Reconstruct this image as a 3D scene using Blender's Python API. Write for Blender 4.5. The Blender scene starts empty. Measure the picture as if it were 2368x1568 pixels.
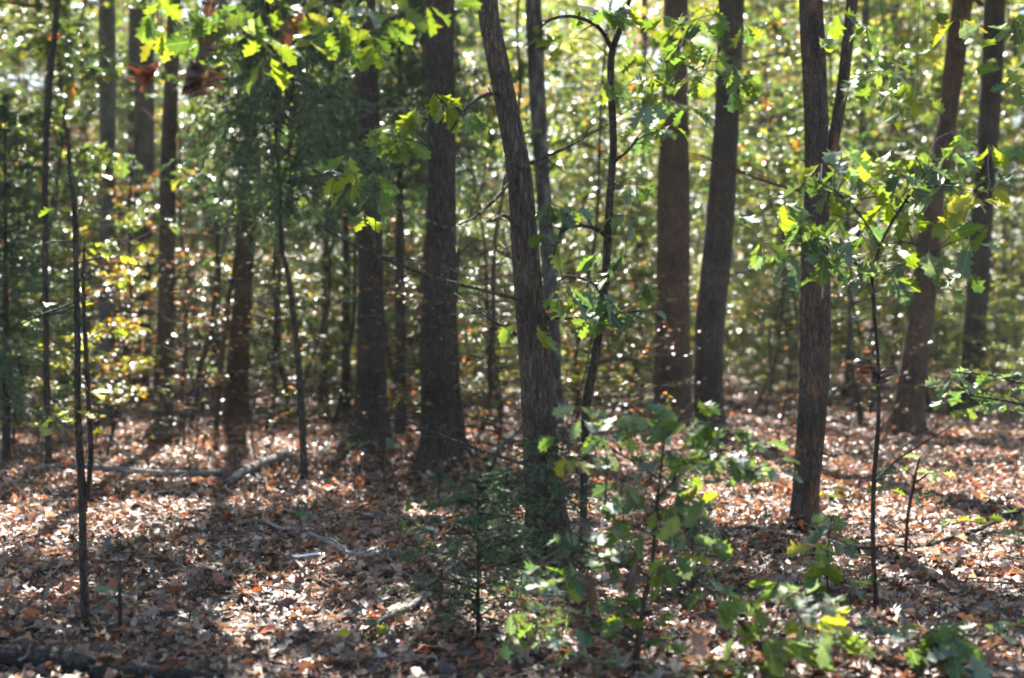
import bpy, math, random
import numpy as np
from mathutils import Vector, Matrix

# ------------------------------------------------------------------ camera, sky, sun, exposure
scene = bpy.context.scene
COL = scene.collection
R = math.radians
RNG = np.random.RandomState(7)
random.seed(7)

UW, UH = 2367.0, 1568.0            # units in which positions were measured on the photograph
CX, CY, FOC = UW / 2, UH / 2, 3250.0
CAM_H = 1.6
PITCH = math.atan((CY - 744.0) / FOC)

cam_d = bpy.data.cameras.new('camera')
cam = bpy.data.objects.new('camera', cam_d)
COL.objects.link(cam)
cam.location = (0, 0, CAM_H)
cam.rotation_euler = (R(90) - PITCH, 0, 0)
cam_d.sensor_width = 36
cam_d.lens = FOC / UW * 36
cam_d.clip_end = 2000
cam_d.dof.use_dof = True
cam_d.dof.focus_distance = 8.8
cam_d.dof.aperture_fstop = 1.3
scene.camera = cam

SUN_EL, SUN_AZ = R(45), R(-8)      # azimuth from +Y towards +X
SUN = np.array([math.cos(SUN_EL) * math.sin(SUN_AZ), math.cos(SUN_EL) * math.cos(SUN_AZ), math.sin(SUN_EL)])
world = bpy.data.worlds.new('World')
scene.world = world
world.use_nodes = True
nt = world.node_tree
sky = nt.nodes.new('ShaderNodeTexSky')
sky.sky_type = 'NISHITA'
sky.sun_disc = False
sky.sun_elevation = SUN_EL
sky.sun_rotation = SUN_AZ % (2 * math.pi)
nt.links.new(sky.outputs[0], nt.nodes['Background'].inputs[0])
nt.nodes['Background'].inputs[1].default_value = 0.09
sd = bpy.data.lights.new('sun', 'SUN')
sd.energy = 5.0
sd.angle = R(0.5)
sd.color = (1.0, 0.965, 0.90)
sun = bpy.data.objects.new('sun', sd)
COL.objects.link(sun)
sun.rotation_euler = Vector(SUN).to_track_quat('Z', 'Y').to_euler()
scene.view_settings.view_transform = 'Standard'
scene.view_settings.look = 'None'
scene.view_settings.exposure = 2.3
scene.view_settings.gamma = 1
cy = scene.cycles
cy.max_bounces = 7; cy.diffuse_bounces = 4; cy.glossy_bounces = 2; cy.transmission_bounces = 4; cy.volume_bounces = 1
cy.caustics_reflective = False; cy.caustics_refractive = False
cy.sample_clamp_indirect = 4.0
cy.use_denoising = True
cy.filter_width = 1.9

# ------------------------------------------------------------------ projection helpers
def gz(x, y):
    x = np.asarray(x, float); y = np.asarray(y, float)
    a = 0.05 * np.sin(x * 0.55 + 1.3) * np.sin(y * 0.38 + 0.4) + 0.035 * np.sin(x * 1.1 + y * 0.9)
    b = 0.022 * np.sin(x * 2.9 + 0.7 * np.sin(y * 1.7)) * np.sin(y * 3.3 + x * 0.8)
    return a + b

def ray(u, v):
    a = (u - CX) / FOC; b = -(v - CY) / FOC
    c, s = math.cos(PITCH), math.sin(PITCH)
    return np.array([a, c + b * s, -s + b * c])

def at(u, v, Y):
    d = ray(u, v)
    return np.array([0, 0, CAM_H]) + d * (Y / d[1])

def G(u, v):
    d = ray(u, v); z = 0.0
    for _ in range(6):
        t = (z - CAM_H) / d[2]
        x, y = d[0] * t, d[1] * t
        z = float(gz(x, y))
    return np.array([x, y, z])

def proj(x, y, z):
    c, s = math.cos(PITCH), math.sin(PITCH)
    dz = z - CAM_H
    f = y * c - dz * s
    up = y * s + dz * c
    return CX + FOC * x / f, CY - FOC * up / f

def px(w, Y):
    return w * Y / FOC

# ------------------------------------------------------------------ materials
def new_mat(name):
    m = bpy.data.materials.new(name)
    m.use_nodes = True
    n = m.node_tree
    n.nodes.clear()
    out = n.nodes.new('ShaderNodeOutputMaterial')
    return m, n, out

def leaf_mat(name, src, trans=0.42, rough=0.4, spec=0.5, tmul=(2.6, 2.6, 1.3), tadd=0.0, holes=False):
    m, n, out = new_mat(name)
    L = n.links.new
    if src == 'attr':
        c = n.nodes.new('ShaderNodeAttribute'); c.attribute_name = 'Col'; col = c.outputs['Color']
    else:
        c = n.nodes.new('ShaderNodeObjectInfo'); col = c.outputs['Color']
    tc = n.nodes.new('ShaderNodeTexCoord')
    ns = n.nodes.new('ShaderNodeTexNoise'); ns.inputs['Scale'].default_value = 38; ns.inputs['Detail'].default_value = 3
    L(tc.outputs['Object'], ns.inputs['Vector'])
    mr = n.nodes.new('ShaderNodeMapRange'); mr.inputs['From Min'].default_value = .3; mr.inputs['From Max'].default_value = .7
    mr.inputs['To Min'].default_value = .62; mr.inputs['To Max'].default_value = 1.35
    L(ns.outputs['Fac'], mr.inputs['Value'])
    if src == 'obj':
        nb_ = n.nodes.new('ShaderNodeTexNoise'); nb_.inputs['Scale'].default_value = 4.5; nb_.inputs['Detail'].default_value = 5; nb_.inputs['Roughness'].default_value = .7
        oi = n.nodes.new('ShaderNodeObjectInfo'); va = n.nodes.new('ShaderNodeVectorMath'); va.operation = 'SCALE'; va.inputs['Scale'].default_value = .01
        L(oi.outputs['Location'], va.inputs[0])
        vb = n.nodes.new('ShaderNodeVectorMath'); vb.operation = 'MULTIPLY_ADD'; vb.inputs[1].default_value = (37, 41, 43); L(oi.outputs['Location'], vb.inputs[0]); L(tc.outputs['Object'], vb.inputs[2])
        L(vb.outputs[0], nb_.inputs['Vector'])
        rb = n.nodes.new('ShaderNodeMapRange'); rb.inputs['From Min'].default_value = .60; rb.inputs['From Max'].default_value = .66; L(nb_.outputs['Fac'], rb.inputs['Value'])
        mb_ = n.nodes.new('ShaderNodeMix'); mb_.data_type = 'RGBA'; L(rb.outputs[0], mb_.inputs['Factor']); L(col, mb_.inputs['A']); mb_.inputs['B'].default_value = (.16, .085, .03, 1)
        sx = n.nodes.new('ShaderNodeSeparateXYZ'); L(tc.outputs['Object'], sx.inputs[0])
        ab = n.nodes.new('ShaderNodeMath'); ab.operation = 'ABSOLUTE'; L(sx.outputs['Y'], ab.inputs[0])
        lt_ = n.nodes.new('ShaderNodeMath'); lt_.operation = 'LESS_THAN'; lt_.inputs[1].default_value = .014; L(ab.outputs[0], lt_.inputs[0])
        hf_ = n.nodes.new('ShaderNodeMath'); hf_.operation = 'MULTIPLY'; hf_.inputs[1].default_value = .5; L(lt_.outputs[0], hf_.inputs[0])
        mv = n.nodes.new('ShaderNodeMix'); mv.data_type = 'RGBA'; L(hf_.outputs[0], mv.inputs['Factor']); L(mb_.outputs['Result'], mv.inputs['A']); mv.inputs['B'].default_value = (.25, .27, .12, 1)
        col = mv.outputs['Result']
    mul = n.nodes.new('ShaderNodeVectorMath'); mul.operation = 'SCALE'
    L(col, mul.inputs[0]); L(mr.outputs[0], mul.inputs['Scale'])
    pb = n.nodes.new('ShaderNodeBsdfPrincipled')
    pb.inputs['Roughness'].default_value = rough
    pb.inputs['Specular IOR Level'].default_value = spec
    L(mul.outputs[0], pb.inputs['Base Color'])
    tr = n.nodes.new('ShaderNodeBsdfTranslucent')
    tm = n.nodes.new('ShaderNodeVectorMath'); tm.operation = 'MULTIPLY'
    L(mul.outputs[0], tm.inputs[0]); tm.inputs[1].default_value = tmul
    L(tm.outputs[0], tr.inputs['Color'])
    mx = n.nodes.new('ShaderNodeMixShader'); mx.inputs[0].default_value = trans
    L(pb.outputs[0], mx.inputs[1]); L(tr.outputs[0], mx.inputs[2])
    bp = n.nodes.new('ShaderNodeBump'); bp.inputs['Strength'].default_value = .35; bp.inputs['Distance'].default_value = .004
    L(ns.outputs['Fac'], bp.inputs['Height']); L(bp.outputs[0], pb.inputs['Normal'])
    L(mx.outputs[0], out.inputs[0])
    return m

def bark_mat(name, dark, light, zs=0.2, scale=24.0, patch=None, patch_amt=0.0, bump=0.9):
    m, n, out = new_mat(name)
    L = n.links.new
    tc = n.nodes.new('ShaderNodeTexCoord')
    mp = n.nodes.new('ShaderNodeMapping'); mp.inputs['Scale'].default_value = (1, 1, zs)
    L(tc.outputs['Object'], mp.inputs['Vector'])
    n1 = n.nodes.new('ShaderNodeTexNoise'); n1.inputs['Scale'].default_value = scale * 1.6; n1.inputs['Detail'].default_value = 8
    n1.inputs['Roughness'].default_value = .78
    L(mp.outputs[0], n1.inputs['Vector'])
    vo = n.nodes.new('ShaderNodeTexVoronoi'); vo.feature = 'DISTANCE_TO_EDGE'; vo.inputs['Scale'].default_value = scale * 1.5
    wn = n.nodes.new('ShaderNodeTexNoise'); wn.inputs['Scale'].default_value = 14; L(tc.outputs['Object'], wn.inputs['Vector'])
    wa = n.nodes.new('ShaderNodeVectorMath'); wa.operation = 'MULTIPLY_ADD'; wa.inputs[1].default_value = (.05, .05, .02); L(wn.outputs['Color'], wa.inputs[0]); L(mp.outputs[0], wa.inputs[2])
    L(wa.outputs[0], vo.inputs['Vector'])
    vr = n.nodes.new('ShaderNodeMapRange'); vr.inputs['From Max'].default_value = .22
    L(vo.outputs['Distance'], vr.inputs['Value'])
    cr = n.nodes.new('ShaderNodeValToRGB')
    cr.color_ramp.elements[0].position = .32; cr.color_ramp.elements[0].color = (*dark, 1)
    cr.color_ramp.elements[1].position = .66; cr.color_ramp.elements[1].color = (*light, 1)
    L(n1.outputs['Fac'], cr.inputs[0])
    mm = n.nodes.new('ShaderNodeMix'); mm.data_type = 'RGBA'; mm.blend_type = 'MULTIPLY'; mm.inputs['Factor'].default_value = .35
    L(cr.outputs[0], mm.inputs['A']); L(vr.outputs[0], mm.inputs['B'])
    col = mm.outputs['Result']
    nl_ = n.nodes.new('ShaderNodeTexNoise'); nl_.inputs['Scale'].default_value = 1.7; nl_.inputs['Detail'].default_value = 3; L(tc.outputs['Object'], nl_.inputs['Vector'])
    rl_ = n.nodes.new('ShaderNodeMapRange'); rl_.inputs['From Min'].default_value = .3; rl_.inputs['From Max'].default_value = .7; rl_.inputs['To Min'].default_value = .55; rl_.inputs['To Max'].default_value = 1.4; L(nl_.outputs['Fac'], rl_.inputs['Value'])
    vs_ = n.nodes.new('ShaderNodeVectorMath'); vs_.operation = 'SCALE'; L(col, vs_.inputs[0]); L(rl_.outputs[0], vs_.inputs['Scale']); col = vs_.outputs[0]
    if patch:
        n2 = n.nodes.new('ShaderNodeTexNoise'); n2.inputs['Scale'].default_value = 6.5; n2.inputs['Detail'].default_value = 4
        mp2 = n.nodes.new('ShaderNodeMapping'); mp2.inputs['Scale'].default_value = (1.6, 1.6, .45); L(tc.outputs['Object'], mp2.inputs['Vector']); L(mp2.outputs[0], n2.inputs['Vector']); n2.inputs['Roughness'].default_value = .75
        pr = n.nodes.new('ShaderNodeMapRange'); pr.inputs['From Min'].default_value = .58 - patch_amt; pr.inputs['From Max'].default_value = .78 - patch_amt
        L(n2.outputs['Fac'], pr.inputs['Value'])
        m2 = n.nodes.new('ShaderNodeMix'); m2.data_type = 'RGBA'
        L(pr.outputs[0], m2.inputs['Factor']); L(col, m2.inputs['A']); m2.inputs['B'].default_value = (*patch, 1)
        col = m2.outputs['Result']
    pb = n.nodes.new('ShaderNodeBsdfPrincipled'); pb.inputs['Roughness'].default_value = .85
    pb.inputs['Specular IOR Level'].default_value = .25
    L(col, pb.inputs['Base Color'])
    ad = n.nodes.new('ShaderNodeMath'); ad.operation = 'MULTIPLY_ADD'; ad.inputs[1].default_value = .6
    L(n1.outputs['Fac'], ad.inputs[0]); L(vr.outputs[0], ad.inputs[2])
    bp = n.nodes.new('ShaderNodeBump'); bp.inputs['Strength'].default_value = bump; bp.inputs['Distance'].default_value = .02
    L(ad.outputs[0], bp.inputs['Height']); L(bp.outputs[0], pb.inputs['Normal'])
    L(pb.outputs[0], out.inputs[0])
    return m

M = {}
M['leaf'] = leaf_mat('green_leaf', 'attr', .46, .34, .55, (2.15, 2.15, 1.1))
M['leaf_far'] = leaf_mat('far_leaf', 'attr', .48, .33, .55, (2.8, 2.6, 1.25))
M['leaf_obj'] = leaf_mat('green_leaf_single', 'obj', .45, .45, .45, (2.1, 2.1, .8))
M['dead'] = leaf_mat('dead_leaf', 'attr', .28, .47, .45, (1.85, 1.35, 1.0))
M['dead_obj'] = leaf_mat('dead_leaf_single', 'obj', .22, .5, .5, (1.7, 1.1, .8))
M['needle'] = leaf_mat('cedar_scale', 'attr', .25, .45, .4, (1.6, 2.0, 1.2))
M['grass'] = leaf_mat('grass_blade', 'attr', .45, .45, .4, (2.4, 2.4, 1.0))
M['bark'] = bark_mat('oak_bark', (.022, .016, .012), (.17, .12, .085), patch=(.21, .20, .16), patch_amt=-.03)
M['bark_dark'] = bark_mat('dark_bark', (.016, .012, .010), (.11, .08, .06), patch=(.15, .145, .12), patch_amt=-.04)
M['bark_red'] = bark_mat('red_brown_bark', (.028, .017, .012), (.19, .11, .07), patch=(.2, .17, .13), patch_amt=-.02)
M['bark_orange'] = bark_mat('orange_streaked_bark', (.035, .026, .02), (.16, .11, .08), patch=(.27, .12, .055), patch_amt=.06)
M['bark_grey'] = bark_mat('grey_lichen_bark', (.04, .038, .034), (.19, .18, .155), patch=(.26, .27, .23), patch_amt=.03)
M['bark_patch'] = bark_mat('mottled_bark', (.028, .025, .022), (.11, .10, .09), patch=(.24, .24, .21), patch_amt=.10)
M['twig'] = bark_mat('twig_bark', (.03, .025, .02), (.11, .09, .075), scale=60, bump=.3)
M['deadwood'] = bark_mat('weathered_wood', (.07, .062, .055), (.32, .29, .26), zs=1, scale=22, bump=.6)
M['rotten'] = bark_mat('rotten_wood', (.014, .012, .010), (.06, .05, .042), zs=1, scale=20)

m, n, out = new_mat('humus')
L = n.links.new
tc = n.nodes.new('ShaderNodeTexCoord')
ns = n.nodes.new('ShaderNodeTexNoise'); ns.inputs['Scale'].default_value = 9; ns.inputs['Detail'].default_value = 6
L(tc.outputs['Object'], ns.inputs['Vector'])
vo = n.nodes.new('ShaderNodeTexVoronoi'); vo.inputs['Scale'].default_value = 11; L(tc.outputs['Object'], vo.inputs['Vector'])
cr = n.nodes.new('ShaderNodeValToRGB'); e = cr.color_ramp.elements
e[0].position = 0; e[0].color = (.035, .022, .016, 1); e[1].position = 1; e[1].color = (.24, .15, .10, 1)
e.new(.5).color = (.10, .055, .035, 1)
L(vo.outputs['Color'], cr.inputs[0])
mm = n.nodes.new('ShaderNodeMix'); mm.data_type = 'RGBA'; mm.blend_type = 'MULTIPLY'; mm.inputs['Factor'].default_value = .8
L(cr.outputs[0], mm.inputs['A']); L(ns.outputs['Fac'], mm.inputs['B'])
pb = n.nodes.new('ShaderNodeBsdfPrincipled'); pb.inputs['Roughness'].default_value = .9
L(mm.outputs['Result'], pb.inputs['Base Color'])
bp = n.nodes.new('ShaderNodeBump'); bp.inputs['Distance'].default_value = .03; L(ns.outputs['Fac'], bp.inputs['Height']); L(bp.outputs[0], pb.inputs['Normal'])
L(pb.outputs[0], out.inputs[0])
M['humus'] = m
m, n, out = new_mat('glossy_white')
pb = n.nodes.new('ShaderNodeBsdfPrincipled'); pb.inputs['Base Color'].default_value = (.8, .82, .88, 1); pb.inputs['Roughness'].default_value = .22
n.links.new(pb.outputs[0], out.inputs[0]); M['glossy'] = m

# ------------------------------------------------------------------ mesh helpers
def mesh_from(name, V, faces, col=None, mat=None, smooth=False):
    V = np.asarray(V, np.float32)
    if not isinstance(faces, (list, tuple)):
        faces = [faces]
    faces = [np.asarray(f, np.int32) for f in faces if len(f)]
    me = bpy.data.meshes.new(name)
    me.vertices.add(len(V)); me.vertices.foreach_set('co', V.ravel())
    nl = sum(f.size for f in faces); npoly = sum(len(f) for f in faces)
    me.loops.add(nl); me.polygons.add(npoly)
    me.loops.foreach_set('vertex_index', np.concatenate([f.ravel() for f in faces]))
    st = []; o = 0
    for f in faces:
        st.append(o + np.arange(len(f)) * f.shape[1]); o += f.size
    me.polygons.foreach_set('loop_start', np.concatenate(st).astype(np.int32))
    if smooth:
        me.polygons.foreach_set('use_smooth', np.ones(npoly, bool))
    me.update(calc_edges=True)
    if col is not None:
        a = me.color_attributes.new('Col', 'FLOAT_COLOR', 'POINT')
        c = np.ones((len(V), 4), np.float32); c[:, :3] = col
        a.data.foreach_set('color', c.ravel())
    if mat:
        me.materials.append(mat)
    return me

def link(name, me, parent=None, loc=None):
    o = bpy.data.objects.new(name, me)
    COL.objects.link(o)
    if parent is not None:
        o.parent = parent
    if loc is not None:
        o.location = loc
    return o

LABELS = {}
def thing(name, label, cat, loc, group=None, rz=0):
    o = bpy.data.objects.new(name, None)
    o.empty_display_size = .1
    COL.objects.link(o)
    o.location = loc; o.rotation_euler = (0, 0, rz)
    o['label'] = label; o['category'] = cat
    if group: o['group'] = group
    LABELS[label] = LABELS.get(label, 0) + 1
    return o

def resample(P, Rd, n):
    P = np.asarray(P, float); Rd = np.asarray(Rd, float)
    if len(P) > 2:      # Catmull-Rom
        Q = [];
        PR = np.column_stack([P, Rd])
        E = np.vstack([2 * PR[0] - PR[1], PR, 2 * PR[-1] - PR[-2]])
        seg = len(PR) - 1
        ts = np.linspace(0, seg - 1e-6, n)
        for t in ts:
            i = int(t); f = t - i
            a, b, c, d = E[i], E[i + 1], E[i + 2], E[i + 3]
            q = .5 * ((2 * b) + (c - a) * f + (2 * a - 5 * b + 4 * c - d) * f * f + (3 * b - a - 3 * c + d) * f ** 3)
            Q.append(q)
        Q = np.array(Q)
        return Q[:, :3], np.maximum(Q[:, 3], .0008)
    t = np.linspace(0, 1, n)[:, None]
    return P[0] * (1 - t) + P[1] * t, Rd[0] * (1 - t[:, 0]) + Rd[1] * t[:, 0]

def tube(P, Rd, sides=8, rough=0.0, ridges=0, seed=0, lobes=None):
    P = np.asarray(P, float); n = len(P)
    T = np.gradient(P, axis=0); T /= np.linalg.norm(T, axis=1)[:, None] + 1e-9
    ref = np.array([0., 1, 0]) if abs(T[:, 1]).mean() < .8 else np.array([1., 0, 0])
    A = np.cross(T, ref); A /= np.linalg.norm(A, axis=1)[:, None] + 1e-9
    B = np.cross(T, A)
    th = np.arange(sides) / sides * 2 * math.pi
    rr = np.random.RandomState(seed)
    s = np.concatenate([[0], np.cumsum(np.linalg.norm(np.diff(P, axis=0), axis=1))])
    rad = np.asarray(Rd)[:, None] * np.ones((1, sides))
    if ridges:
        ph = rr.rand(4) * 6.28
        w = th[None, :] * ridges + .9 * np.sin(s[:, None] * 3.1 + ph[0] + 2 * th[None, :]) + .7 * np.sin(s[:, None] * 17 + ph[1] - 5 * th[None, :])
        rad = rad * (1 + .085 * (np.abs(np.sin(w / 2)) - .6))
        rad = rad * (1 + .05 * np.sin(2 * th[None, :] + ph[2] + s[:, None] * .6) + .04 * np.sin(s[:, None] * 1.9 + ph[3]))
    if lobes is not None:
        lb = np.maximum(0, np.sin(th[None, :] * 2.5 + ph[0])) + .8 * np.maximum(0, np.sin(th[None, :] * 3 + ph[1] * 2))
        rad = rad * (1 + lobes[:, None] * lb)
    if rough:
        rad = rad * (1 + rough * (rr.rand(n, sides) - .5))
    V = P[:, None, :] + rad[:, :, None] * (np.cos(th)[None, :, None] * A[:, None, :] + np.sin(th)[None, :, None] * B[:, None, :])
    V = V.reshape(-1, 3)
    i = np.arange(n - 1)[:, None] * sides; j = np.arange(sides)[None, :]; k = (j + 1) % sides
    F = np.stack([i + j, i + k, i + sides + k, i + sides + j], -1).reshape(-1, 4)
    V = np.vstack([V, P[0], P[-1]])
    c0, c1 = len(V) - 2, len(V) - 1
    jj = np.arange(sides); kk = (jj + 1) % sides; l = (n - 1) * sides
    T3 = np.vstack([np.stack([jj * 0 + c0, kk, jj], -1), np.stack([jj * 0 + c1, l + jj, l + kk], -1)])
    return V, F, T3

class MB:
    def __init__(s): s.V = []; s.Q = []; s.T = []; s.n = 0
    def tube(s, P, Rd, sides=6, n=None, **k):
        if n: P, Rd = resample(P, Rd, n)
        V, F, T3 = tube(P, Rd, sides, **k)
        s.V.append(V); s.Q.append(F + s.n); s.T.append(T3 + s.n); s.n += len(V)
    def mesh(s, name, mat, off=(0, 0, 0), smooth=True):
        V = np.vstack(s.V) - np.asarray(off)
        return mesh_from(name, V, [np.vstack(s.Q), np.vstack(s.T)], None, mat, smooth)

def leaf_tpl(kind, seed=0, curl=.5):
    rr = random.Random(seed)
    if kind == 'oak':          # lobed oak leaf
        st = [(.0, .010), (.12, .07), (.21, .17), (.29, .10), (.42, .28), (.50, .13), (.63, .32), (.71, .16), (.82, .22), (.89, .12)]
    elif kind == 'oakmid':
        st = [(.0, .02), (.22, .18), (.32, .08), (.56, .29), (.66, .12), (.84, .17)]
    elif kind == 'oval':
        st = [(.0, .02), (.30, .24), (.62, .23)]
    elif kind == 'small':
        st = [(.0, .02), (.45, .27)]
    elif kind == 'hand':       # broad maple-like
        st = [(.0, .02), (.10, .30), (.22, .16), (.42, .46), (.55, .18), (.74, .22)]
    else:
        st = None
    if st is None:
        f = .18 * (rr.random() + .3)
        V = np.array([[0, 0, 0], [.45, .30, f], [1, 0, -.1 * rr.random()], [.5, -.30, f * .8]], float)
        return V, np.array([[0, 2, 1], [0, 3, 2]])
    V = [(-.14, 0, 0)]; F = []
    for i, (s, w) in enumerate(st):
        k = .05 if i % 2 == 0 and kind not in ('oval', 'small') else 0
        wl = w * (1 + .25 * (rr.random() - .5)); wr = w * (1 + .25 * (rr.random() - .5))
        V += [(s, 0, 0), (s + k, wl, 0), (s + k, -wr, 0)]
    V.append((1, 0, 0)); t = len(V) - 1
    F += [(0, 1, 2), (0, 3, 1)]
    for i in range(len(st) - 1):
        a = 1 + 3 * i; b = a + 3
        F += [(a, b, b + 1), (a, b + 1, a + 1), (a, a + 2, b + 2), (a, b + 2, b)]
    a = 1 + 3 * (len(st) - 1)
    F += [(a, t, a + 1), (a, a + 2, t)]
    V = np.array(V, float)
    x, y = V[:, 0].copy(), V[:, 1].copy()
    c1 = curl * (rr.random() * 1.6 + .2); c2 = curl * (rr.random() - .35) * 1.1; c3 = curl * (rr.random() - .5)
    V[:, 2] = c1 * y * y * 2.2 - c2 * (x - .4) ** 2 + c3 * x * y + .10 * curl * np.sin(x * 9 + rr.random() * 6) * np.abs(y) * 4
    return V, np.array(F)

def rot_mats(az, pitch, roll):
    ca, sa, cp, sp, cr_, sr = np.cos(az), np.sin(az), np.cos(pitch), np.sin(pitch), np.cos(roll), np.sin(roll)
    n = len(az)
    Rz = np.zeros((n, 3, 3)); Rz[:, 0, 0] = ca; Rz[:, 0, 1] = -sa; Rz[:, 1, 0] = sa; Rz[:, 1, 1] = ca; Rz[:, 2, 2] = 1
    Ry = np.zeros((n, 3, 3)); Ry[:, 0, 0] = cp; Ry[:, 0, 2] = -sp; Ry[:, 1, 1] = 1; Ry[:, 2, 0] = sp; Ry[:, 2, 2] = cp
    Rx = np.zeros((n, 3, 3)); Rx[:, 0, 0] = 1; Rx[:, 1, 1] = cr_; Rx[:, 1, 2] = -sr; Rx[:, 2, 1] = sr; Rx[:, 2, 2] = cr_
    return Rz @ Ry @ Rx

def scatter(tpls, pos, Rm, size, col, rng):
    Vs, Fs, Cs = [], [], []; off = 0
    pick = rng.randint(0, len(tpls), len(pos))
    for k, (tv, tf) in enumerate(tpls):
        ix = np.where(pick == k)[0]
        if not len(ix): continue
        V = np.einsum('nij,vj->nvi', Rm[ix], tv) * size[ix][:, None, None] + pos[ix][:, None, :]
        m_ = len(tv)
        F = tf[None] + (np.arange(len(ix)) * m_)[:, None, None] + off
        Vs.append(V.reshape(-1, 3)); Fs.append(F.reshape(-1, 3)); Cs.append(np.repeat(col[ix], m_, 0)); off += len(ix) * m_
    return np.vstack(Vs), np.vstack(Fs), np.vstack(Cs)

def palette(rng, n, entries, jit=.25):
    w = np.array([e[0] for e in entries], float); w /= w.sum()
    c = np.array([e[1] for e in entries])
    k = rng.choice(len(entries), n, p=w)
    return c[k] * (1 + jit * (rng.rand(n, 1) * 2 - 1)) * (1 + .08 * (rng.rand(n, 3) * 2 - 1))

GREEN = [(4, (.05, .075, .03)), (3, (.08, .105, .03)), (2, (.035, .075, .025)), (1.2, (.15, .17, .02)), (.3, (.22, .10, .02))]
LIME = [(3, (.09, .12, .035)), (2.4, (.145, .165, .035)), (2, (.05, .085, .035)), (1.2, (.22, .20, .02)), (.5, (.26, .10, .03))]
YELLOW = [(3, (.30, .25, .02)), (2, (.18, .19, .025)), (1, (.34, .17, .02)), (1, (.08, .12, .02))]
RUSSET = [(3, (.15, .06, .035)), (2, (.11, .055, .035)), (3, (.09, .11, .03)), (.6, (.24, .10, .035)), (1.5, (.15, .11, .07))]
MIXED = [(4, (.06, .105, .03)), (2, (.11, .15, .03)), (.9, (.22, .20, .025)), (.9, (.16, .07, .04)), (1.4, (.04, .07, .035))]
LITTER = [(3.4, (.25, .16, .105)), (3, (.14, .075, .048)), (1.5, (.22, .09, .05)), (2.6, (.12, .098, .085)), (1.8, (.36, .265, .19)), (3.6, (.055, .037, .03)), (.35, (.34, .13, .05)), (.4, (.40, .34, .28))]  # darkest entry: dark leaves, weighted up as shade in the gaps
CEDAR = [(4, (.055, .092, .045)), (3, (.075, .115, .048)), (1.5, (.10, .135, .06)), (1.2, (.15, .12, .085))]

# ------------------------------------------------------------------ ground
xs = np.concatenate([np.linspace(-600, -42, 10), np.linspace(-40, 40, 240), np.linspace(42, 600, 10)])
ys = np.concatenate([np.linspace(-60, 1, 12), np.linspace(1.5, 60, 260), np.linspace(62, 900, 14)])
X, Y = np.meshgrid(xs, ys)
V = np.stack([X.ravel(), Y.ravel(), gz(X, Y).ravel()], -1)
nx, ny = len(xs), len(ys)
i = (np.arange(ny - 1)[:, None] * nx + np.arange(nx - 1)[None, :]).ravel()
F = np.stack([i, i + 1, i + nx + 1, i + nx], -1)
ground = link('ground', mesh_from('ground', V, F, None, M['humus'], True))
ground['kind'] = 'structure'

# ------------------------------------------------------------------ fallen leaves
def wedge(n, y0, y1, rng, m=1.2, k=.39):
    ym = y1; out = np.zeros((0, 2))
    while len(out) < n:
        y = y0 + (y1 - y0) * rng.rand(n * 2); x = (rng.rand(n * 2) * 2 - 1) * (k * y1 + m)
        ok = np.abs(x) < k * y + m
        out = np.vstack([out, np.stack([x[ok], y[ok]], -1)])
    return out[:n]

def litter(n, y0, y1, tpls, s0, s1, tilt, pile, rng):
    p = wedge(n, y0, y1, rng)
    hump = .5 + .5 * np.sin(p[:, 0] * 2.3 + 1.1 * np.sin(p[:, 1] * 1.3)) * np.sin(p[:, 1] * 2.9)
    z = gz(p[:, 0], p[:, 1]) + .006 + pile * rng.rand(n) ** 1.5 * (.5 + .8 * hump)
    pos = np.column_stack([p, z])
    Rm = rot_mats(rng.rand(n) * 6.283, rng.randn(n) * tilt, rng.randn(n) * tilt * 1.2)
    size = s0 + (s1 - s0) * rng.rand(n) ** 1.3
    c = palette(rng, n, LITTER, .3)
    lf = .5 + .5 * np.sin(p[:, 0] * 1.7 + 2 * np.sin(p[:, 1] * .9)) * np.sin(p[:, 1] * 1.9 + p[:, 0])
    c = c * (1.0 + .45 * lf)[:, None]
    return scatter(tpls, pos, Rm, size, c, rng)

near_t = [leaf_tpl('oakmid', s, 1.1) for s in range(8)] + [leaf_tpl('oval', 30 + s, 1.2) for s in range(3)]
mid_t = [leaf_tpl('small', s, 1.3) for s in range(6)]
far_t = [leaf_tpl('quad', s) for s in range(5)]
frag_t = [leaf_tpl('quad', 60 + s) for s in range(6)]
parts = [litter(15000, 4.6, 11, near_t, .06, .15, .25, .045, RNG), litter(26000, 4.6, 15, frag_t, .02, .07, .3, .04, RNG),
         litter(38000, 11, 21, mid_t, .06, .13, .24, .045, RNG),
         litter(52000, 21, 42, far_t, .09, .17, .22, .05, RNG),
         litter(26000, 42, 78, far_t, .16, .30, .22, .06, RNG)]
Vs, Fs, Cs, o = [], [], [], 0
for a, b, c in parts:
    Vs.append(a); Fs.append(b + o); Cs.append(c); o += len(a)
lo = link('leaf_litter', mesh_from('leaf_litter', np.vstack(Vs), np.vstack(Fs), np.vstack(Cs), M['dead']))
lo['kind'] = 'stuff'
lo['label'] = 'deep layer of fallen brown and russet oak leaves covering the forest floor'
lo['category'] = 'leaf litter'

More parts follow.
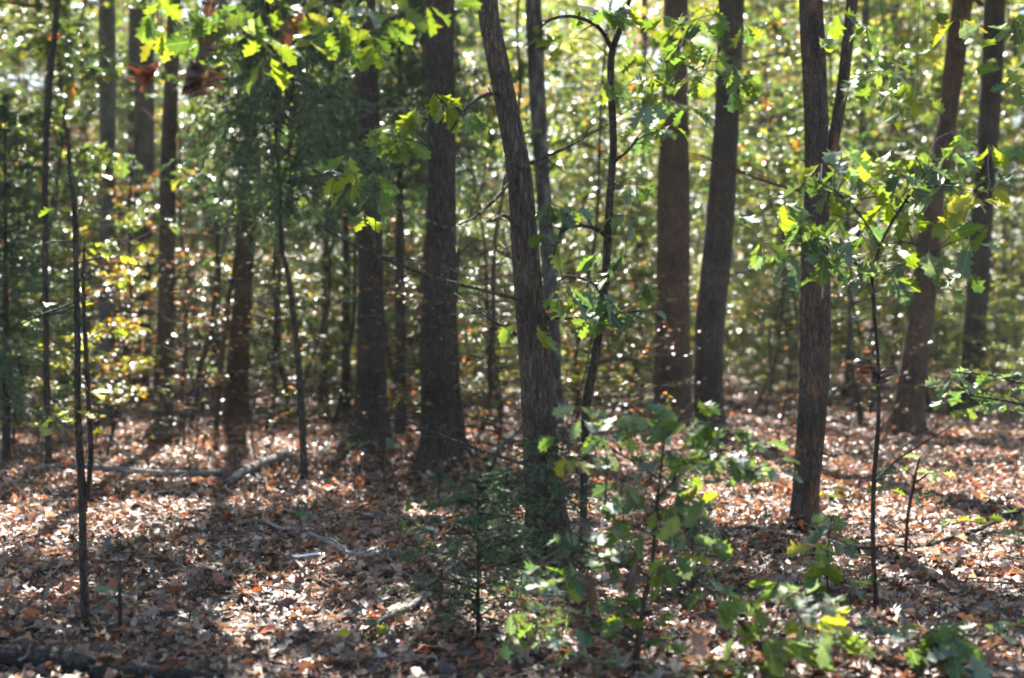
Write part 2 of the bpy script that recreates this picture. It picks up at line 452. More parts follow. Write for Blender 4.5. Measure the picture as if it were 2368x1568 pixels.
# leaf fragments, sticks and twigs mixed into the litter
rr = np.random.RandomState(31)
mbk = MB()
for q in wedge(900, 5, 20, rr):
    a_ = rr.rand() * 6.28; l = .06 + .3 * rr.rand() ** 2.2; d = np.array([math.cos(a_), math.sin(a_), .1 * rr.randn()]); z = float(gz(*q)) + .045 + .02 * rr.rand()
    c0 = np.array([q[0], q[1], z]); mbk.tube([c0 - d * l, c0 + (0.02 * rr.randn(), .02 * rr.randn(), .015), c0 + d * l], [.0035 + .003 * rr.rand(), .004, .0015], 5, n=5, rough=.2)
st_ = link('twig_litter', mbk.mesh('twig_litter', M['deadwood'])); st_['kind'] = 'stuff'; st_['label'] = 'small grey sticks and twigs scattered through the fallen leaves'; st_['category'] = 'twig litter'

# the largest single fallen leaves, nearest the camera, lie on top as pieces of the ground
OAKD = [mesh_from('fallen_leaf_shape', *leaf_tpl('oak', 100 + s, 1.3), None, M['dead_obj']) for s in range(8)]
p = wedge(290, 5.6, 9.5, RNG, .3, .37)
for q in p:
    o = link('leaf', OAKD[random.randrange(8)], ground, (q[0], q[1], float(gz(*q)) + .045 + .02 * random.random()))
    s = random.uniform(.09, .15)
    o.scale = (s, s, s)
    o.rotation_euler = (random.gauss(0, .4), random.gauss(0, .35), random.random() * 6.28)
    c = palette(RNG, 1, LITTER, .2)[0]
    o.color = (*c, 1)

# ------------------------------------------------------------------ single big leaves on near branches
OAKG = [mesh_from('oak_leaf_shape', *leaf_tpl('oak', 200 + s, .55), None, M['leaf_obj']) for s in range(10)]
OAKB = [mesh_from('brown_leaf_shape', *leaf_tpl('oak', 300 + s, 1.6), None, M['dead_obj']) for s in range(4)]
for me in OAKG: me.polygons.foreach_set('use_smooth', [True] * len(me.polygons))
C_LIME = (.135, .175, .02); C_GREEN = (.075, .125, .03); C_DARK = (.05, .09, .055); C_BLUE = (.11, .155, .12); C_YEL = (.21, .21, .03)  # C_BLUE: blue-green leaf, raised to carry grey sky sheen in its colour
C_BROWN = (.085, .045, .03); C_ORANGE = (.2, .075, .03)

def leaf_at(root, B, p, az, pitch, roll, size, color, brown=False):
    me = random.choice(OAKB if brown else OAKG)
    o = link('leaf', me, root, tuple(np.asarray(p) - B))
    o.rotation_euler = Matrix(rot_mats(np.array([az]), np.array([pitch]), np.array([roll]))[0].tolist()).to_euler()
    o.scale = (size,) * 3
    j = random.uniform(.8, 1.25)
    o.color = (color[0] * j * random.uniform(.85, 1.15), color[1] * j, color[2] * j, 1)
    return o

def spray(root, B, start, p, n, size, cols, droop=.6, brown=False, mat='twig', stemr=.004, spread=1.0, flat=False):
    """a twig from start to p that carries n leaves around its end"""
    start = np.asarray(start, float); p = np.asarray(p, float)
    mid = (start + p) / 2 + np.array([random.uniform(-.05, .05), random.uniform(-.05, .05), .10 * np.linalg.norm(p - start) + .02])
    b = MB(); Pq, Rq = resample([start, mid, p], [stemr, stemr * .7, .0015], 14)
    b.tube(Pq, Rq, 5, rough=.2)
    link('twig', b.mesh('twig', M[mat], B), root)
    for k in range(n):
        t = 1.0 if k < max(3, n // 2) else random.uniform(.55, .98)
        i = int(t * 13)
        az = random.random() * 6.283 if not flat else random.random() * 6.283
        pitch = -abs(random.gauss(droop, .3)) if not flat else random.gauss(-.1, .2)
        roll = random.gauss(0, .7) if not flat else random.gauss(0, .25)
        q = Pq[i] + np.array([math.cos(az), math.sin(az), -.1]) * size * .14 * spread
        leaf_at(root, B, q, az, pitch, roll, size * random.uniform(.7, 1.15), random.choice(cols), brown)

def nearest(Ps, p, below=True):
    d = np.linalg.norm((Ps - p) * (1, 1, .7), axis=1)
    if below:
        d = d + np.where(Ps[:, 2] > p[2] + .02, 1.0, 0) * .3
    return Ps[np.argmin(d)]

def sprays(root, B, Ps, Yd, items, size, droop=.6, thin=0, **k):
    for (u, v, n, cols, *dy) in items:
        p = at(u, v, Yd + (dy[0] if dy else random.uniform(-.25, .25)))
        spray(root, B, nearest(Ps, p), p, max(1, n - thin), size, cols, droop, **k)

LG = [C_LIME, C_GREEN, C_GREEN, C_LIME, C_GREEN]; GG = [C_GREEN, C_DARK, C_BLUE]; GL = [C_GREEN, C_LIME, C_DARK]; YL = [C_YEL, C_LIME, C_YEL]; BG = [C_BLUE, C_DARK, C_BLUE, C_GREEN]

# ------------------------------------------------------------------ trunks
TREES = []          # (name, base, top, root, bark)
def trunk_mesh(pts, bark, base_uv, above=None, sides=None, flare=1.25, seed=0, limbs=(), topz=None):
    """pts: (u, v, width) from the base upward, at the depth of the base."""
    B = G(*base_uv)
    Yd = B[1]
    P, Rd = [], []
    for (u, v, w) in pts:
        q = at(u, v, Yd); P.append(q); Rd.append(px(w, Yd) / 2)
    P[0] = np.array([P[0][0], Yd, B[2] - .12])
    P = np.array(P); Rd = np.array(Rd)
    if topz:
        topz = max(topz, 3.5 + .25 * Yd)
        t = (P[-1] - P[-2]); t /= np.linalg.norm(t); z = P[-1][2]
        k = 0
        while z < topz:
            st = min(2.0, topz - z + .01)
            t2 = t + np.array([.05 * math.sin(seed + k), .07 * math.cos(seed * 2 + k), 0]); t2[2] = abs(t2[2]) + .35; t2 /= np.linalg.norm(t2)
            nw = P[-1] + t2 * st
            P = np.vstack([P, nw]); Rd = np.append(Rd, max(Rd[-1] * .84, .02)); z = nw[2]; k += 1; t = t2
    length = np.sum(np.linalg.norm(np.diff(P, axis=0), axis=1))
    n = int(min(110, max(24, length / (.09 if Yd < 14 else .14))))
    Q, S = resample(P, Rd, n)
    h = Q[:, 2] - B[2]
    S = S * (1 + (flare - 1) * np.exp(-np.maximum(h, 0) / .16))
    rd = px(pts[0][2], Yd)
    lob = .6 * np.exp(-np.maximum(h, 0) / .19) if rd > .1 else None
    sides = sides or ((60 if Yd < 16 else 36) if rd > .15 else 14)
    mb = MB()
    mb.tube(Q, S, sides, ridges=(23 if rd > .15 else 6), seed=seed, rough=.035, lobes=lob)
    return mb, B, Q, S

def tree(name, label, cat, base, pts, bark='bark', topz=12, flare=1.25, group=None, forks=(), branches=(), reg=True):
    """forks/branches: lists of (u, v, width, dy) points from the trunk outward."""
    sd_ = len(TREES) * 7 + 3
    mb, B, Q, S = trunk_mesh(pts, bark, base, topz=topz, flare=flare, seed=sd_)
    root = thing(name, label, cat, B, group)
    link('trunk' if cat == 'tree' else 'stem', mb.mesh('trunk', M[bark], B), root)
    for fk in forks:
        P = [at(u, v, B[1] + dy) for u, v, w, dy in fk]; Rr = [px(w, B[1]) / 2 for u, v, w, dy in fk]
        b = MB()
        if reg and topz and fk[-1][1] < 5:
            P.append(P[-1] + (P[-1] - P[-2]) / np.linalg.norm(P[-1] - P[-2]) * 3); Rr.append(Rr[-1] * .6)
        b.tube(P, Rr, 20, n=50, ridges=9, rough=.03)
        link('limb', b.mesh('limb', M[bark], B), root)
    for br in branches:
        P = [at(u, v, B[1] + dy) for u, v, w, dy in br]; Rr = [px(w, B[1]) / 2 for u, v, w, dy in br]
        b = MB(); b.tube(P, Rr, 7, n=8 * len(P), rough=.2)
        # side twigs
        Pq, Rq = resample(P, Rr, 24)
        for k in range(3, 24, 3):
            d = np.array([random.uniform(-1, 1), random.uniform(-1, 1), random.uniform(-.5, .8)]); l = random.uniform(.08, .3)
            b.tube([Pq[k], Pq[k] + d * l * .5 + (0, 0, .01), Pq[k] + d * l], [Rq[k] * .5, Rq[k] * .3, .001], 4, n=4)
        link('branch', b.mesh('branch', M[bark], B), root)
    if topz and B[1] < 24:
        for q_ in range(7 if B[0] < .8 else 4):
            i = random.randrange(10, min(len(Q) - 2, 62)); a_ = random.random() * 6.28; d = np.array([math.cos(a_), math.sin(a_) * .6, random.uniform(-.1, .5)]); l = random.choice([.15, .3, .6, .9, 1.2]) * random.uniform(.8, 1.2)
            b = MB(); e_ = Q[i] + d * (S[i] + l)
            b.tube([Q[i] + d * S[i] * .6, Q[i] + d * (S[i] + l * .45) + (0, 0, -.02), e_], [.014, .009, .003], 6, n=8, rough=.25)
            if l > .3:
                for w_ in range(int(3 + l * 7)):
                    d2 = d + np.array([random.uniform(-.9, .9), random.uniform(-.9, .9), random.uniform(-.6, .5)])
                    p0 = Q[i] + d * (S[i] + l * random.uniform(.4, .9)); b.tube([p0, p0 + d2 * .12, p0 + d2 * .26 + (0, 0, -.03)], [.004, .003, .001], 4, n=5)
            link('dead_branch', b.mesh('dead_branch', M[bark], B), root)
    TREES.append(dict(root=root, B=B, Q=Q, S=S, bark=bark, topz=topz, reg=reg, crown=[]))
    return root, B, Q, S

tree('oak_tree', 'pale grey lichened trunk at far left, behind the twin-stemmed dark sapling', 'tree', (250, 975),
     [(250, 975, 40), (247, 700, 37), (248, 453, 38), (249, 200, 37), (247, 0, 36)], 'bark_grey')
tree('oak_tree', 'dark trunk among red brown leaves, just left of the slim furrowed trunk', 'tree', (322, 930),
     [(322, 930, 44), (328, 700, 42), (332, 430, 42), (334, 200, 44), (330, 0, 44)], 'bark_dark')
tree('oak_tree', 'slim sharply furrowed upright trunk casting a shadow on sunlit leaves left', 'tree', (378, 1025),
     [(378, 1030, 46), (378, 900, 41), (384, 700, 38), (388, 400, 36), (398, 150, 33), (402, 0, 32)], 'bark', flare=1.35)
tree('oak_tree', 'thin black trunk showing above the yellow leaves, dark from top to foot', 'tree', (496, 905),
     [(496, 905, 26), (500, 780, 24), (506, 500, 22), (512, 200, 22), (514, 0, 20)], 'bark_dark')
tree('oak_tree', 'reddish brown furrowed trunk with sunlit grass at its foot', 'tree', (545, 985),
     [(545, 990, 60), (550, 850, 50), (560, 700, 43), (570, 540, 40), (582, 350, 37), (592, 0, 35)], 'bark_red', flare=1.15)
tree('oak_sapling', 'thin red brown stem leaning beside the reddish furrowed trunk', 'sapling', (497, 1022),
     [(497, 1022, 14), (505, 920, 13), (515, 800, 13), (528, 700, 12), (545, 600, 10), (552, 500, 8)], 'bark_red', topz=None, reg=False)
tree('oak_tree', 'broad trunk with wide flaring roots behind the hanging cedar boughs', 'tree', (852, 1045),
     [(852, 1050, 88), (856, 980, 74), (858, 880, 66), (857, 700, 62), (855, 550, 60), (850, 380, 58), (846, 180, 56), (842, 0, 54)], 'bark_dark', flare=1.45)
tree('oak_tree', 'thick black furrowed trunk standing straight, left of the leaning centre trunk', 'tree', (1014, 1088),
     [(1014, 1090, 82), (1014, 1000, 76), (1012, 880, 75), (1015, 700, 70), (1020, 500, 66), (1020, 250, 66), (1016, 0, 64)], 'bark_dark', flare=1.12)
tree('oak_tree', 'narrow slanting trunk half hidden behind the foot of the thick black trunk', 'tree', (1065, 1065),
     [(1068, 1065, 36), (1056, 980, 30), (1048, 850, 26), (1042, 600, 24), (1040, 300, 22), (1040, 0, 20)], 'bark_dark')
r8, B8, Q8, S8 = tree('oak_tree', 'large leaning furrowed trunk at centre, curving up to the left', 'tree', (1272, 1290),
     [(1274, 1290, 90), (1264, 1180, 84), (1252, 1080, 80), (1246, 980, 75), (1238, 850, 70), (1224, 700, 64), (1212, 550, 61), (1200, 400, 57), (1172, 250, 54), (1140, 90, 52), (1126, 0, 50)],
     'bark', flare=1.12, topz=10,
     branches=[[(1165, 212, 12, 0), (1110, 225, 9, -.2), (1070, 260, 7, -.4), (1030, 320, 5, -.5), (1000, 345, 3, -.5)],
               [(1218, 545, 12, 0), (1170, 500, 9, -.3), (1140, 510, 7, -.4), (1125, 512, 5, -.5)],
               [(1200, 395, 9, 0), (1150, 455, 8, -.3), (1100, 500, 6, -.4), (1060, 520, 4, -.6)],
               [(1228, 700, 9, 0), (1120, 672, 8, -.3), (1000, 640, 7, -.5), (870, 590, 8, -.6), (750, 530, 5, -.7)]])
tree('oak_tree', 'narrow trunk mottled with pale lichen, hugging the right side of the leaning centre trunk', 'tree', (1285, 1010),
     [(1285, 1010, 40), (1280, 850, 36), (1274, 700, 36), (1265, 560, 36), (1252, 380, 37), (1240, 180, 37), (1232, 0, 34)], 'bark_patch')
rS, BS, QS, SS = tree('oak_sapling', 'dark crooked young oak with two arching branches, right of the leaning trunk', 'sapling', (1350, 1290),
     [(1350, 1290, 18), (1349, 1150, 17), (1352, 1040, 18), (1356, 930, 20), (1375, 830, 20), (1394, 700, 19), (1402, 600, 19), (1408, 480, 18), (1418, 330, 18), (1412, 200, 18), (1415, 120, 18), (1436, 60, 14), (1455, 0, 10)],
     'bark_dark', topz=None, reg=False,
     branches=[[(1414, 118, 11, 0), (1400, 85, 10, -.1), (1372, 55, 9, -.2), (1320, 38, 8, -.3), (1275, 45, 7, -.4), (1248, 65, 5, -.5)],
               [(1402, 548, 11, 0), (1380, 530, 10, -.1), (1345, 522, 9, -.2), (1308, 528, 9, -.3), (1290, 552, 8, -.35), (1280, 590, 4, -.4)],
               [(1412, 380, 8, 0), (1450, 350, 6, -.2), (1475, 320, 5, -.3)],
               [(1396, 690, 8, 0), (1370, 655, 6, -.3), (1320, 640, 5, -.5), (1290, 650, 3, -.6)]])
tree('oak_tree', 'stout reddish brown trunk, left one of the close pair right of centre', 'tree', (1555, 985),
     [(1555, 990, 88), (1554, 900, 82), (1555, 750, 77), (1556, 600, 74), (1557, 400, 66), (1560, 200, 60), (1562, 0, 56)], 'bark_red', flare=1.1)
tree('oak_tree', 'dark bending trunk, right one of the close pair right of centre', 'tree', (1644, 1012),
     [(1648, 1012, 74), (1638, 900, 71), (1641, 750, 70), (1656, 600, 66), (1672, 400, 60), (1684, 180, 55), (1690, 0, 55)], 'bark_dark', flare=1.1)
tree('oak_tree', 'forked dark trunk with an orange brown streaked base on sunlit leaves', 'tree', (1862, 1228),
     [(1860, 1230, 54), (1864, 1130, 56), (1874, 1000, 62), (1882, 850, 69), (1884, 700, 70), (1884, 560, 60), (1886, 420, 48), (1887, 300, 50), (1882, 150, 50), (1874, 0, 50)],
     'bark_orange', flare=1.15, topz=9,
     forks=[[(1893, 640, 34, .03), (1902, 500, 32, .05), (1912, 400, 30, .08), (1930, 310, 29, .1), (1945, 220, 29, .12), (1958, 110, 27, .15), (1970, 0, 26, .2)]])
tree('oak_tree', 'distant dark trunk rising behind the lime leaves, right of the forked trunk', 'tree', (2078, 870),
     [(2078, 870, 36), (2082, 700, 38), (2085, 520, 40), (2072, 250, 46), (2062, 0, 48)], 'bark_dark')
tree('oak_tree', 'brown trunk leaning up to the right behind the slim curving sapling', 'tree', (2090, 1008),
     [(2090, 1010, 68), (2104, 900, 64), (2122, 780, 60), (2138, 640, 56), (2160, 450, 48), (2186, 300, 44), (2206, 150, 46), (2226, 0, 46)], 'bark_red', flare=1.1)
tree('oak_tree', 'rightmost tall straight trunk, dark against the pale green leaves', 'tree', (2244, 955),
     [(2243, 955, 56), (2249, 850, 51), (2258, 700, 48), (2272, 480, 47), (2288, 250, 50), (2300, 0, 50)], 'bark_dark')
tree('oak_tree', 'thin distant trunk standing in full sun between the forked trunk and the curving sapling', 'tree', (1962, 918),
     [(1962, 918, 24), (1968, 780, 21), (1978, 620, 20), (1990, 400, 18), (2000, 100, 16)], 'bark_dark')
tree('oak_tree', 'thin reddish distant trunk seen just left of the stout reddish one', 'tree', (1468, 900),
     [(1468, 900, 22), (1472, 760, 20), (1478, 560, 18), (1486, 300, 16), (1490, 0, 15)], 'bark_red')
tree('oak_tree', 'small dark far trunk against bright leaves, nearest the bending dark trunk on its right', 'tree', (1732, 842),
     [(1732, 842, 36), (1734, 700, 34), (1740, 450, 32), (1748, 100, 28)], 'bark_dark')
tree('oak_tree', 'thinnest dark far trunk, left of the forked trunk', 'tree', (1795, 850),
     [(1795, 850, 22), (1802, 650, 20), (1810, 400, 19), (1816, 180, 18), (1808, 0, 16)], 'bark_dark')
tree('oak_tree', 'short dark trunk at left edge half covered by yellow leaves', 'tree', (162, 915),
     [(162, 915, 38), (158, 800, 36), (156, 650, 34), (150, 400, 32), (148, 0, 28)], 'bark_dark')
tree('oak_tree', 'slender leaning trunk at left with a pale limb stub', 'tree', (115, 1086),
     [(115, 1088, 15), (109, 950, 14), (106, 700, 14), (104, 450, 15), (110, 250, 16), (128, 60, 13), (134, 0, 12)], 'bark_dark', topz=6)
tree('oak_tree', 'stubby dark trunk close behind the yellow leaved sapling at left', 'tree', (298, 890),
     [(298, 890, 24), (300, 760, 22), (304, 500, 20), (306, 100, 18)], 'bark_dark')
tree('oak_sapling', 'thin reddish stem just right of the slim furrowed trunk at left', 'sapling', (421, 1016),
     [(421, 1018, 14), (419, 940, 12), (422, 880, 11), (430, 800, 9), (428, 700, 7)], 'bark_red', topz=None, reg=False)
tree('oak_tree', 'thin dark trunk between the cedar stem and the broad flared trunk', 'tree', (748, 930),
     [(748, 930, 20), (750, 800, 18), (754, 600, 17), (760, 200, 15)], 'bark_dark')
t12 = TREES[[i for i, t in enumerate(TREES) if 'dark bending trunk' in t['root']['label']][0]]
Bq = t12['B']; Pb12 = np.array([at(u, v, Bq[1] - .4) for u, v in [(1690, 150), (1640, 120), (1600, 90), (1560, 110), (1740, 130), (1530, 250)]])
OAKQ = []
bk = []
for t in TREES:
    if t['B'][1] > 22: continue
    r0 = t['S'][0]; nb_ = int(50 + 260 * min(r0, .25))
    a_ = RNG.rand(nb_) * 6.28; d_ = r0 * 1.25 + .20 * RNG.rand(nb_) ** 1.4
    hh = .015 + (.03 + .07 * min(r0 / .15, 1)) * np.exp(-(d_ - r0 * 1.25) / .08) * (.5 + .8 * RNG.rand(nb_))
    x_, y_ = t['B'][0] + np.cos(a_) * d_, t['B'][1] + np.sin(a_) * d_
    bk.append(np.column_stack([x_, y_, gz(x_, y_) + .02 + hh]))
bk = np.vstack(bk); nb_ = len(bk)
V, F, C = scatter(near_t, bk, rot_mats(RNG.rand(nb_) * 6.28, RNG.randn(nb_) * .45, RNG.randn(nb_) * .45), .06 + .08 * RNG.rand(nb_), palette(RNG, nb_, LITTER, .3), RNG)
lb_ = link('banked_leaves', mesh_from('banked_leaves', V, F, C, M['dead'])); lb_['kind'] = 'stuff'; lb_['label'] = 'dry leaves banked up around the feet of the trunks'; lb_['category'] = 'leaf litter'
# near thin saplings
def uv_stem(name, label, base, specs, mat='bark_dark', cat='sapling', group=None, nodep=True):
    """specs: list of parts; each a list of (u, v, w, dy)"""
    B = G(*base); root = thing(name, label, cat, B, group)
    allp = []
    for k, s in enumerate(specs):
        P = [at(u, v, B[1] + dy) for u, v, w, dy in s]; Rr = [px(w, B[1]) / 2 for u, v, w, dy in s]
        if k == 0: P[0][2] = B[2] - .05
        b = MB(); Pq, Rq = resample(P, Rr, 10 * len(P)); allp.append(Pq)
        b.tube(Pq, Rq, 10 if k == 0 else 6, rough=.16, seed=k)
        link('stem' if k == 0 else 'branch', b.mesh('stem', M[mat], B), root)
    return root, B, np.vstack(allp)

rL, BL, PL = uv_stem('oak_sapling', 'near dark double-stemmed sapling bending at its top, far left', (199, 1466),
    [[(200, 1466, 22, 0), (192, 1300, 19, 0), (190, 1150, 19, 0), (180, 950, 16, 0), (179, 780, 15, 0), (175, 600, 13, 0), (173, 500, 12, 0), (168, 440, 9, 0), (158, 380, 6, .05), (160, 330, 3, .1)],
     [(168, 442, 5, 0), (150, 420, 4, 0), (134, 408, 2, 0)], [(174, 520, 4, 0), (190, 470, 3, .1), (200, 430, 2, .1)],
     [(192, 1180, 13, 0), (205, 1120, 13, 0), (210, 1040, 12, 0), (205, 930, 12, 0), (198, 800, 11, 0), (192, 650, 9, .1), (196, 560, 5, .1)],
     [(180, 695, 6, 0), (140, 712, 5, -.1), (90, 730, 5, -.2), (45, 752, 4, -.25)],
     [(176, 560, 4, 0), (120, 560, 4, .2), (70, 575, 3, .3)],
     [(178, 610, 4, 0), (240, 590, 4, .2), (300, 560, 3, .3), (345, 540, 2, .4)]])
YB = [C_YEL, (.30, .30, .04), C_LIME]
sprays(rL, BL, PL, BL[1], [(235, 560, 3, YB), (280, 590, 3, YB), (215, 575, 2, YB), (250, 650, 3, YB), (300, 645, 3, YB), (225, 700, 2, YB), (250, 765, 3, YB), (225, 800, 2, [C_YEL]), (330, 560, 2, YB), (135, 480, 2, YB), (110, 520, 2, YB),
    (170, 950, 4, YB), (130, 970, 4, [(.3, .32, .12), C_YEL]), (90, 985, 3, [(.3, .32, .12)]), (200, 1000, 2, YB), (150, 1000, 2, [C_ORANGE]), (205, 905, 2, YB), (60, 740, 2, [C_BLUE]), (120, 700, 2, [C_GREEN])], .095, .15, stemr=.003)
uv_stem('sapling_stub', 'short dark leafless stub beside the near double-stemmed sapling', (277, 1476),
    [[(278, 1478, 12, 0), (277, 1400, 10, 0), (276, 1330, 8, 0), (278, 1295, 5, 0)]], cat='stub')

# ------------------------------------------------------------------ dead wood on the ground
def log(name, label, cat, pts, mat='deadwood', sides=14, rough=.14, twigs=0, lift=0.0, ridges=0):
    base = G(pts[0][0], pts[0][1])
    root = thing(name, label, cat, base)
    P, Rr = [], []
    for (u, v, w, *h) in pts:
        g = G(u, v); r = px(w, g[1]) / 2
        g[2] += r * .75 + .05 + (h[0] if h else 0); P.append(g); Rr.append(r)
    b = MB(); Pq, Rq = resample(P, Rr, 12 * len(P))
    b.tube(Pq, Rq, sides, rough=rough, ridges=ridges)
    main = link('bark', b.mesh('log', M[mat], base), root); main.name = 'stem'
    for k in range(twigs):
        i = random.randrange(3, len(Pq) - 2); d = np.array([random.uniform(-1, 1), random.uniform(-1, 1), random.uniform(.2, 1)]); l = random.uniform(.1, .3)
        t = MB(); t.tube([Pq[i], Pq[i] + d * l * .6, Pq[i] + d * l + (0, 0, -.03)], [Rq[i] * .6, Rq[i] * .4, .0015], 5, n=6)
        link('twig', t.mesh('twig', M[mat], base), root)
    return root

log('fallen_log', 'long pale fallen pole lying level across the sunlit leaves at left', 'log',
    [(95, 1098, 12), (170, 1095, 14), (250, 1100, 15), (330, 1108, 15), (400, 1113, 15), (470, 1112, 16), (560, 1112, 15)], twigs=3)
log('fallen_log', 'short thick pale log slanting against the right end of the long pole', 'log',
    [(532, 1130, 16), (560, 1116, 21, .02), (590, 1102, 22, .02), (620, 1090, 21, .03), (650, 1080, 18, .04), (680, 1074, 9, .04)], twigs=1)
log('fallen_branch', 'thin crooked grey branch lying in shaded leaves left of centre', 'branch',
    [(560, 1222, 6), (610, 1222, 7), (650, 1240, 8), (700, 1245, 9), (760, 1275, 10), (820, 1304, 11), (890, 1300, 9), (965, 1294, 6)], twigs=5)
log('fallen_branch', 'grey branch slanting up to the right in the near leaves at bottom centre', 'branch',
    [(862, 1472, 11), (905, 1450, 14), (950, 1428, 15), (985, 1395, 15), (1012, 1365, 15), (1062, 1322, 11)], 'deadwood', twigs=1)
log('fallen_log', 'thick black rotting log in the bottom left corner', 'log',
    [(-160, 1550, 64, -.03), (-40, 1552, 64, -.035), (80, 1556, 62, -.03), (150, 1560, 58, -.035), (208, 1566, 46, -.04)], 'rotten', 28, .08, ridges=9)
log('fallen_log', 'lower black rotting log along the bottom edge, right of the thick one', 'log',
    [(214, 1580, 36, -.03), (320, 1584, 40, -.03), (430, 1588, 36, -.03), (540, 1600, 28, -.05)], 'rotten', 24, .1, ridges=7)
log('fallen_branch', 'long dark curved branch on sunlit leaves at lower right', 'branch',
    [(1960, 1282, 3), (2010, 1286, 5), (2060, 1280, 6), (2130, 1284, 8), (2200, 1262, 9), (2262, 1244, 10), (2340, 1205, 10), (2420, 1190, 8)], 'rotten', twigs=4)
log('fallen_branch', 'thin pale bent twig branch in shade at the foot of the forked trunk', 'branch',
    [(1630, 1246, 6), (1680, 1242, 7), (1738, 1236, 8), (1790, 1248, 7), (1850, 1256, 5)], twigs=3)
log('fallen_branch', 'dark propped limb rising to the left side of the leaning centre trunk', 'branch',
    [(1122, 1078, 14), (1145, 1062, 17, .02), (1168, 1045, 18, .05), (1190, 1035, 18, .12), (1208, 1030, 16, .2)], 'rotten', twigs=1)
log('fallen_branch', 'thin dark branch slanting over shaded leaves near the right edge', 'branch',
    [(2020, 1120, 5, .0), (2080, 1070, 6, .1), (2140, 1030, 7, .1), (2200, 990, 6, .1)], 'rotten', twigs=4)
# shiny white plastic scrap, glinting
B = G(712, 1310)
root = thing('plastic_scrap', 'small shiny white scrap glinting on the leaves left of centre', 'litter', B)
Vp = []; 
for a in np.linspace(-.11, .11, 9):
    for b_ in (-.022, 0, .024):
        Vp.append((a, b_ * (1.2 - abs(a) * 5), .085 + .006 * math.sin(a * 23) + abs(b_) * -.4 + a * .03))
Fp = [(i * 3 + j, i * 3 + 3 + j, i * 3 + 4 + j, i * 3 + 1 + j) for i in range(8) for j in range(2)]
link('sheet', mesh_from('sheet', np.array(Vp), np.array(Fp), None, M['glossy'], True), root)

# crooked sapling's leaves
QQ = [QS]
for u, v in [(1280, 55), (1300, 528), (1300, 645), (1460, 335), (1480, 70), (1520, 60), (1570, 60), (1500, 200), (1550, 200)]:
    QQ.append(np.array([at(u, v, BS[1] - .3)]))
sprays(rS, BS, np.vstack(QQ), BS[1], [
    (1390, 20, 7, LG, -.3), (1440, 15, 6, GL), (1480, 60, 4, LG), (1275, 470, 5, GG, -.4), (1330, 480, 5, GG, -.4), (1265, 540, 5, GL, -.4),
    (1285, 690, 6, LG, -.6), (1330, 700, 6, GG, -.5), (1395, 690, 7, GG, -.3), (1430, 720, 5, GG, -.2), (1380, 590, 5, GG), (1440, 590, 5, GG),
    (1500, 660, 5, GG), (1470, 430, 5, GG), (1490, 310, 6, GL), (1395, 190, 5, GL), (1500, 180, 5, [C_BLUE, C_LIME]), (1360, 740, 4, GL, -.4), (1400, 720, 5, GG, -.3), (1410, 640, 4, GG), (1480, 130, 4, LG), (1520, 420, 4, GG), (1450, 500, 4, GL), (1510, 720, 4, GG), (1540, 40, 5, LG), (1580, 90, 6, LG), (1620, 50, 5, GL), (1660, 110, 5, GG), (1700, 150, 6, GG), (1690, 210, 5, GL), (1730, 180, 4, LG), (1560, 140, 5, LG), (1600, 180, 5, LG), (1540, 230, 5, LG), (1555, 290, 5, GL), (1500, 240, 4, BG), (1640, 20, 4, LG), (1720, 60, 4, LG), (1590, 250, 4, GG), (1340, 15, 4, GG), (1310, 90, 3, LG)], .185, .8)
# leaves on branch of leaning trunk
P8 = np.array([at(u, v, B8[1] + d) for u, v, d in [(1110, 225, -.2), (1070, 260, -.4), (1030, 320, -.5), (1000, 345, -.5), (870, 590, -.6), (750, 530, -.7)]])
sprays(r8, B8, P8, B8[1] - .5, [
    (1000, 215, 6, [C_LIME]), (970, 250, 6, [C_LIME]), (1020, 245, 4, [C_LIME]), (1085, 260, 4, [C_LIME, C_GREEN]), (890, 290, 5, LG), (850, 300, 6, LG), (800, 360, 6, LG), (870, 340, 7, GL),
    (830, 400, 5, GL), (870, 400, 6, [C_GREEN]), (840, 490, 4, [C_GREEN, C_LIME]), (1195, 750, 2, [C_LIME, C_YEL], -.2), (1235, 760, 3, [C_LIME, C_YEL], -.3)], .19, .85)

# big oak just outside the left edge with a limb hanging into the top of the view
B = np.array([-3.4, 6.6, float(gz(-3.4, 6.6))])
rO = thing('oak_tree', 'oak at left edge whose low limb hangs large lime leaves across the top left', 'tree', B)
b = MB(); b.tube([B - (0, 0, .1), B + (0, 0, 1.5), B + (.05, .1, 3.4), B + (-.1, .2, 7), B + (0, .3, 11)], [.17, .15, .14, .11, .05], 30, n=70, ridges=13)
link('trunk', b.mesh('trunk', M['bark'], B), rO)
lp = [B + (.05, .1, 3.3), np.array([-2.4, 6.5, 3.45]), np.array([-1.6, 6.4, 3.38]), np.array([-.9, 6.3, 3.25]), np.array([-.35, 6.3, 3.16]), np.array([.1, 6.2, 3.12])]
b = MB(); Pl, Rl = resample(lp, [.05, .035, .025, .018, .012, .006], 50); b.tube(Pl, Rl, 9, rough=.15)
link('limb', b.mesh('limb', M['bark_dark'], B), rO)
TREES.append(dict(root=rO, B=B, Q=np.array([B, B + (0, .3, 11)]), S=None, bark='bark', topz=11, reg=True, crown=[]))
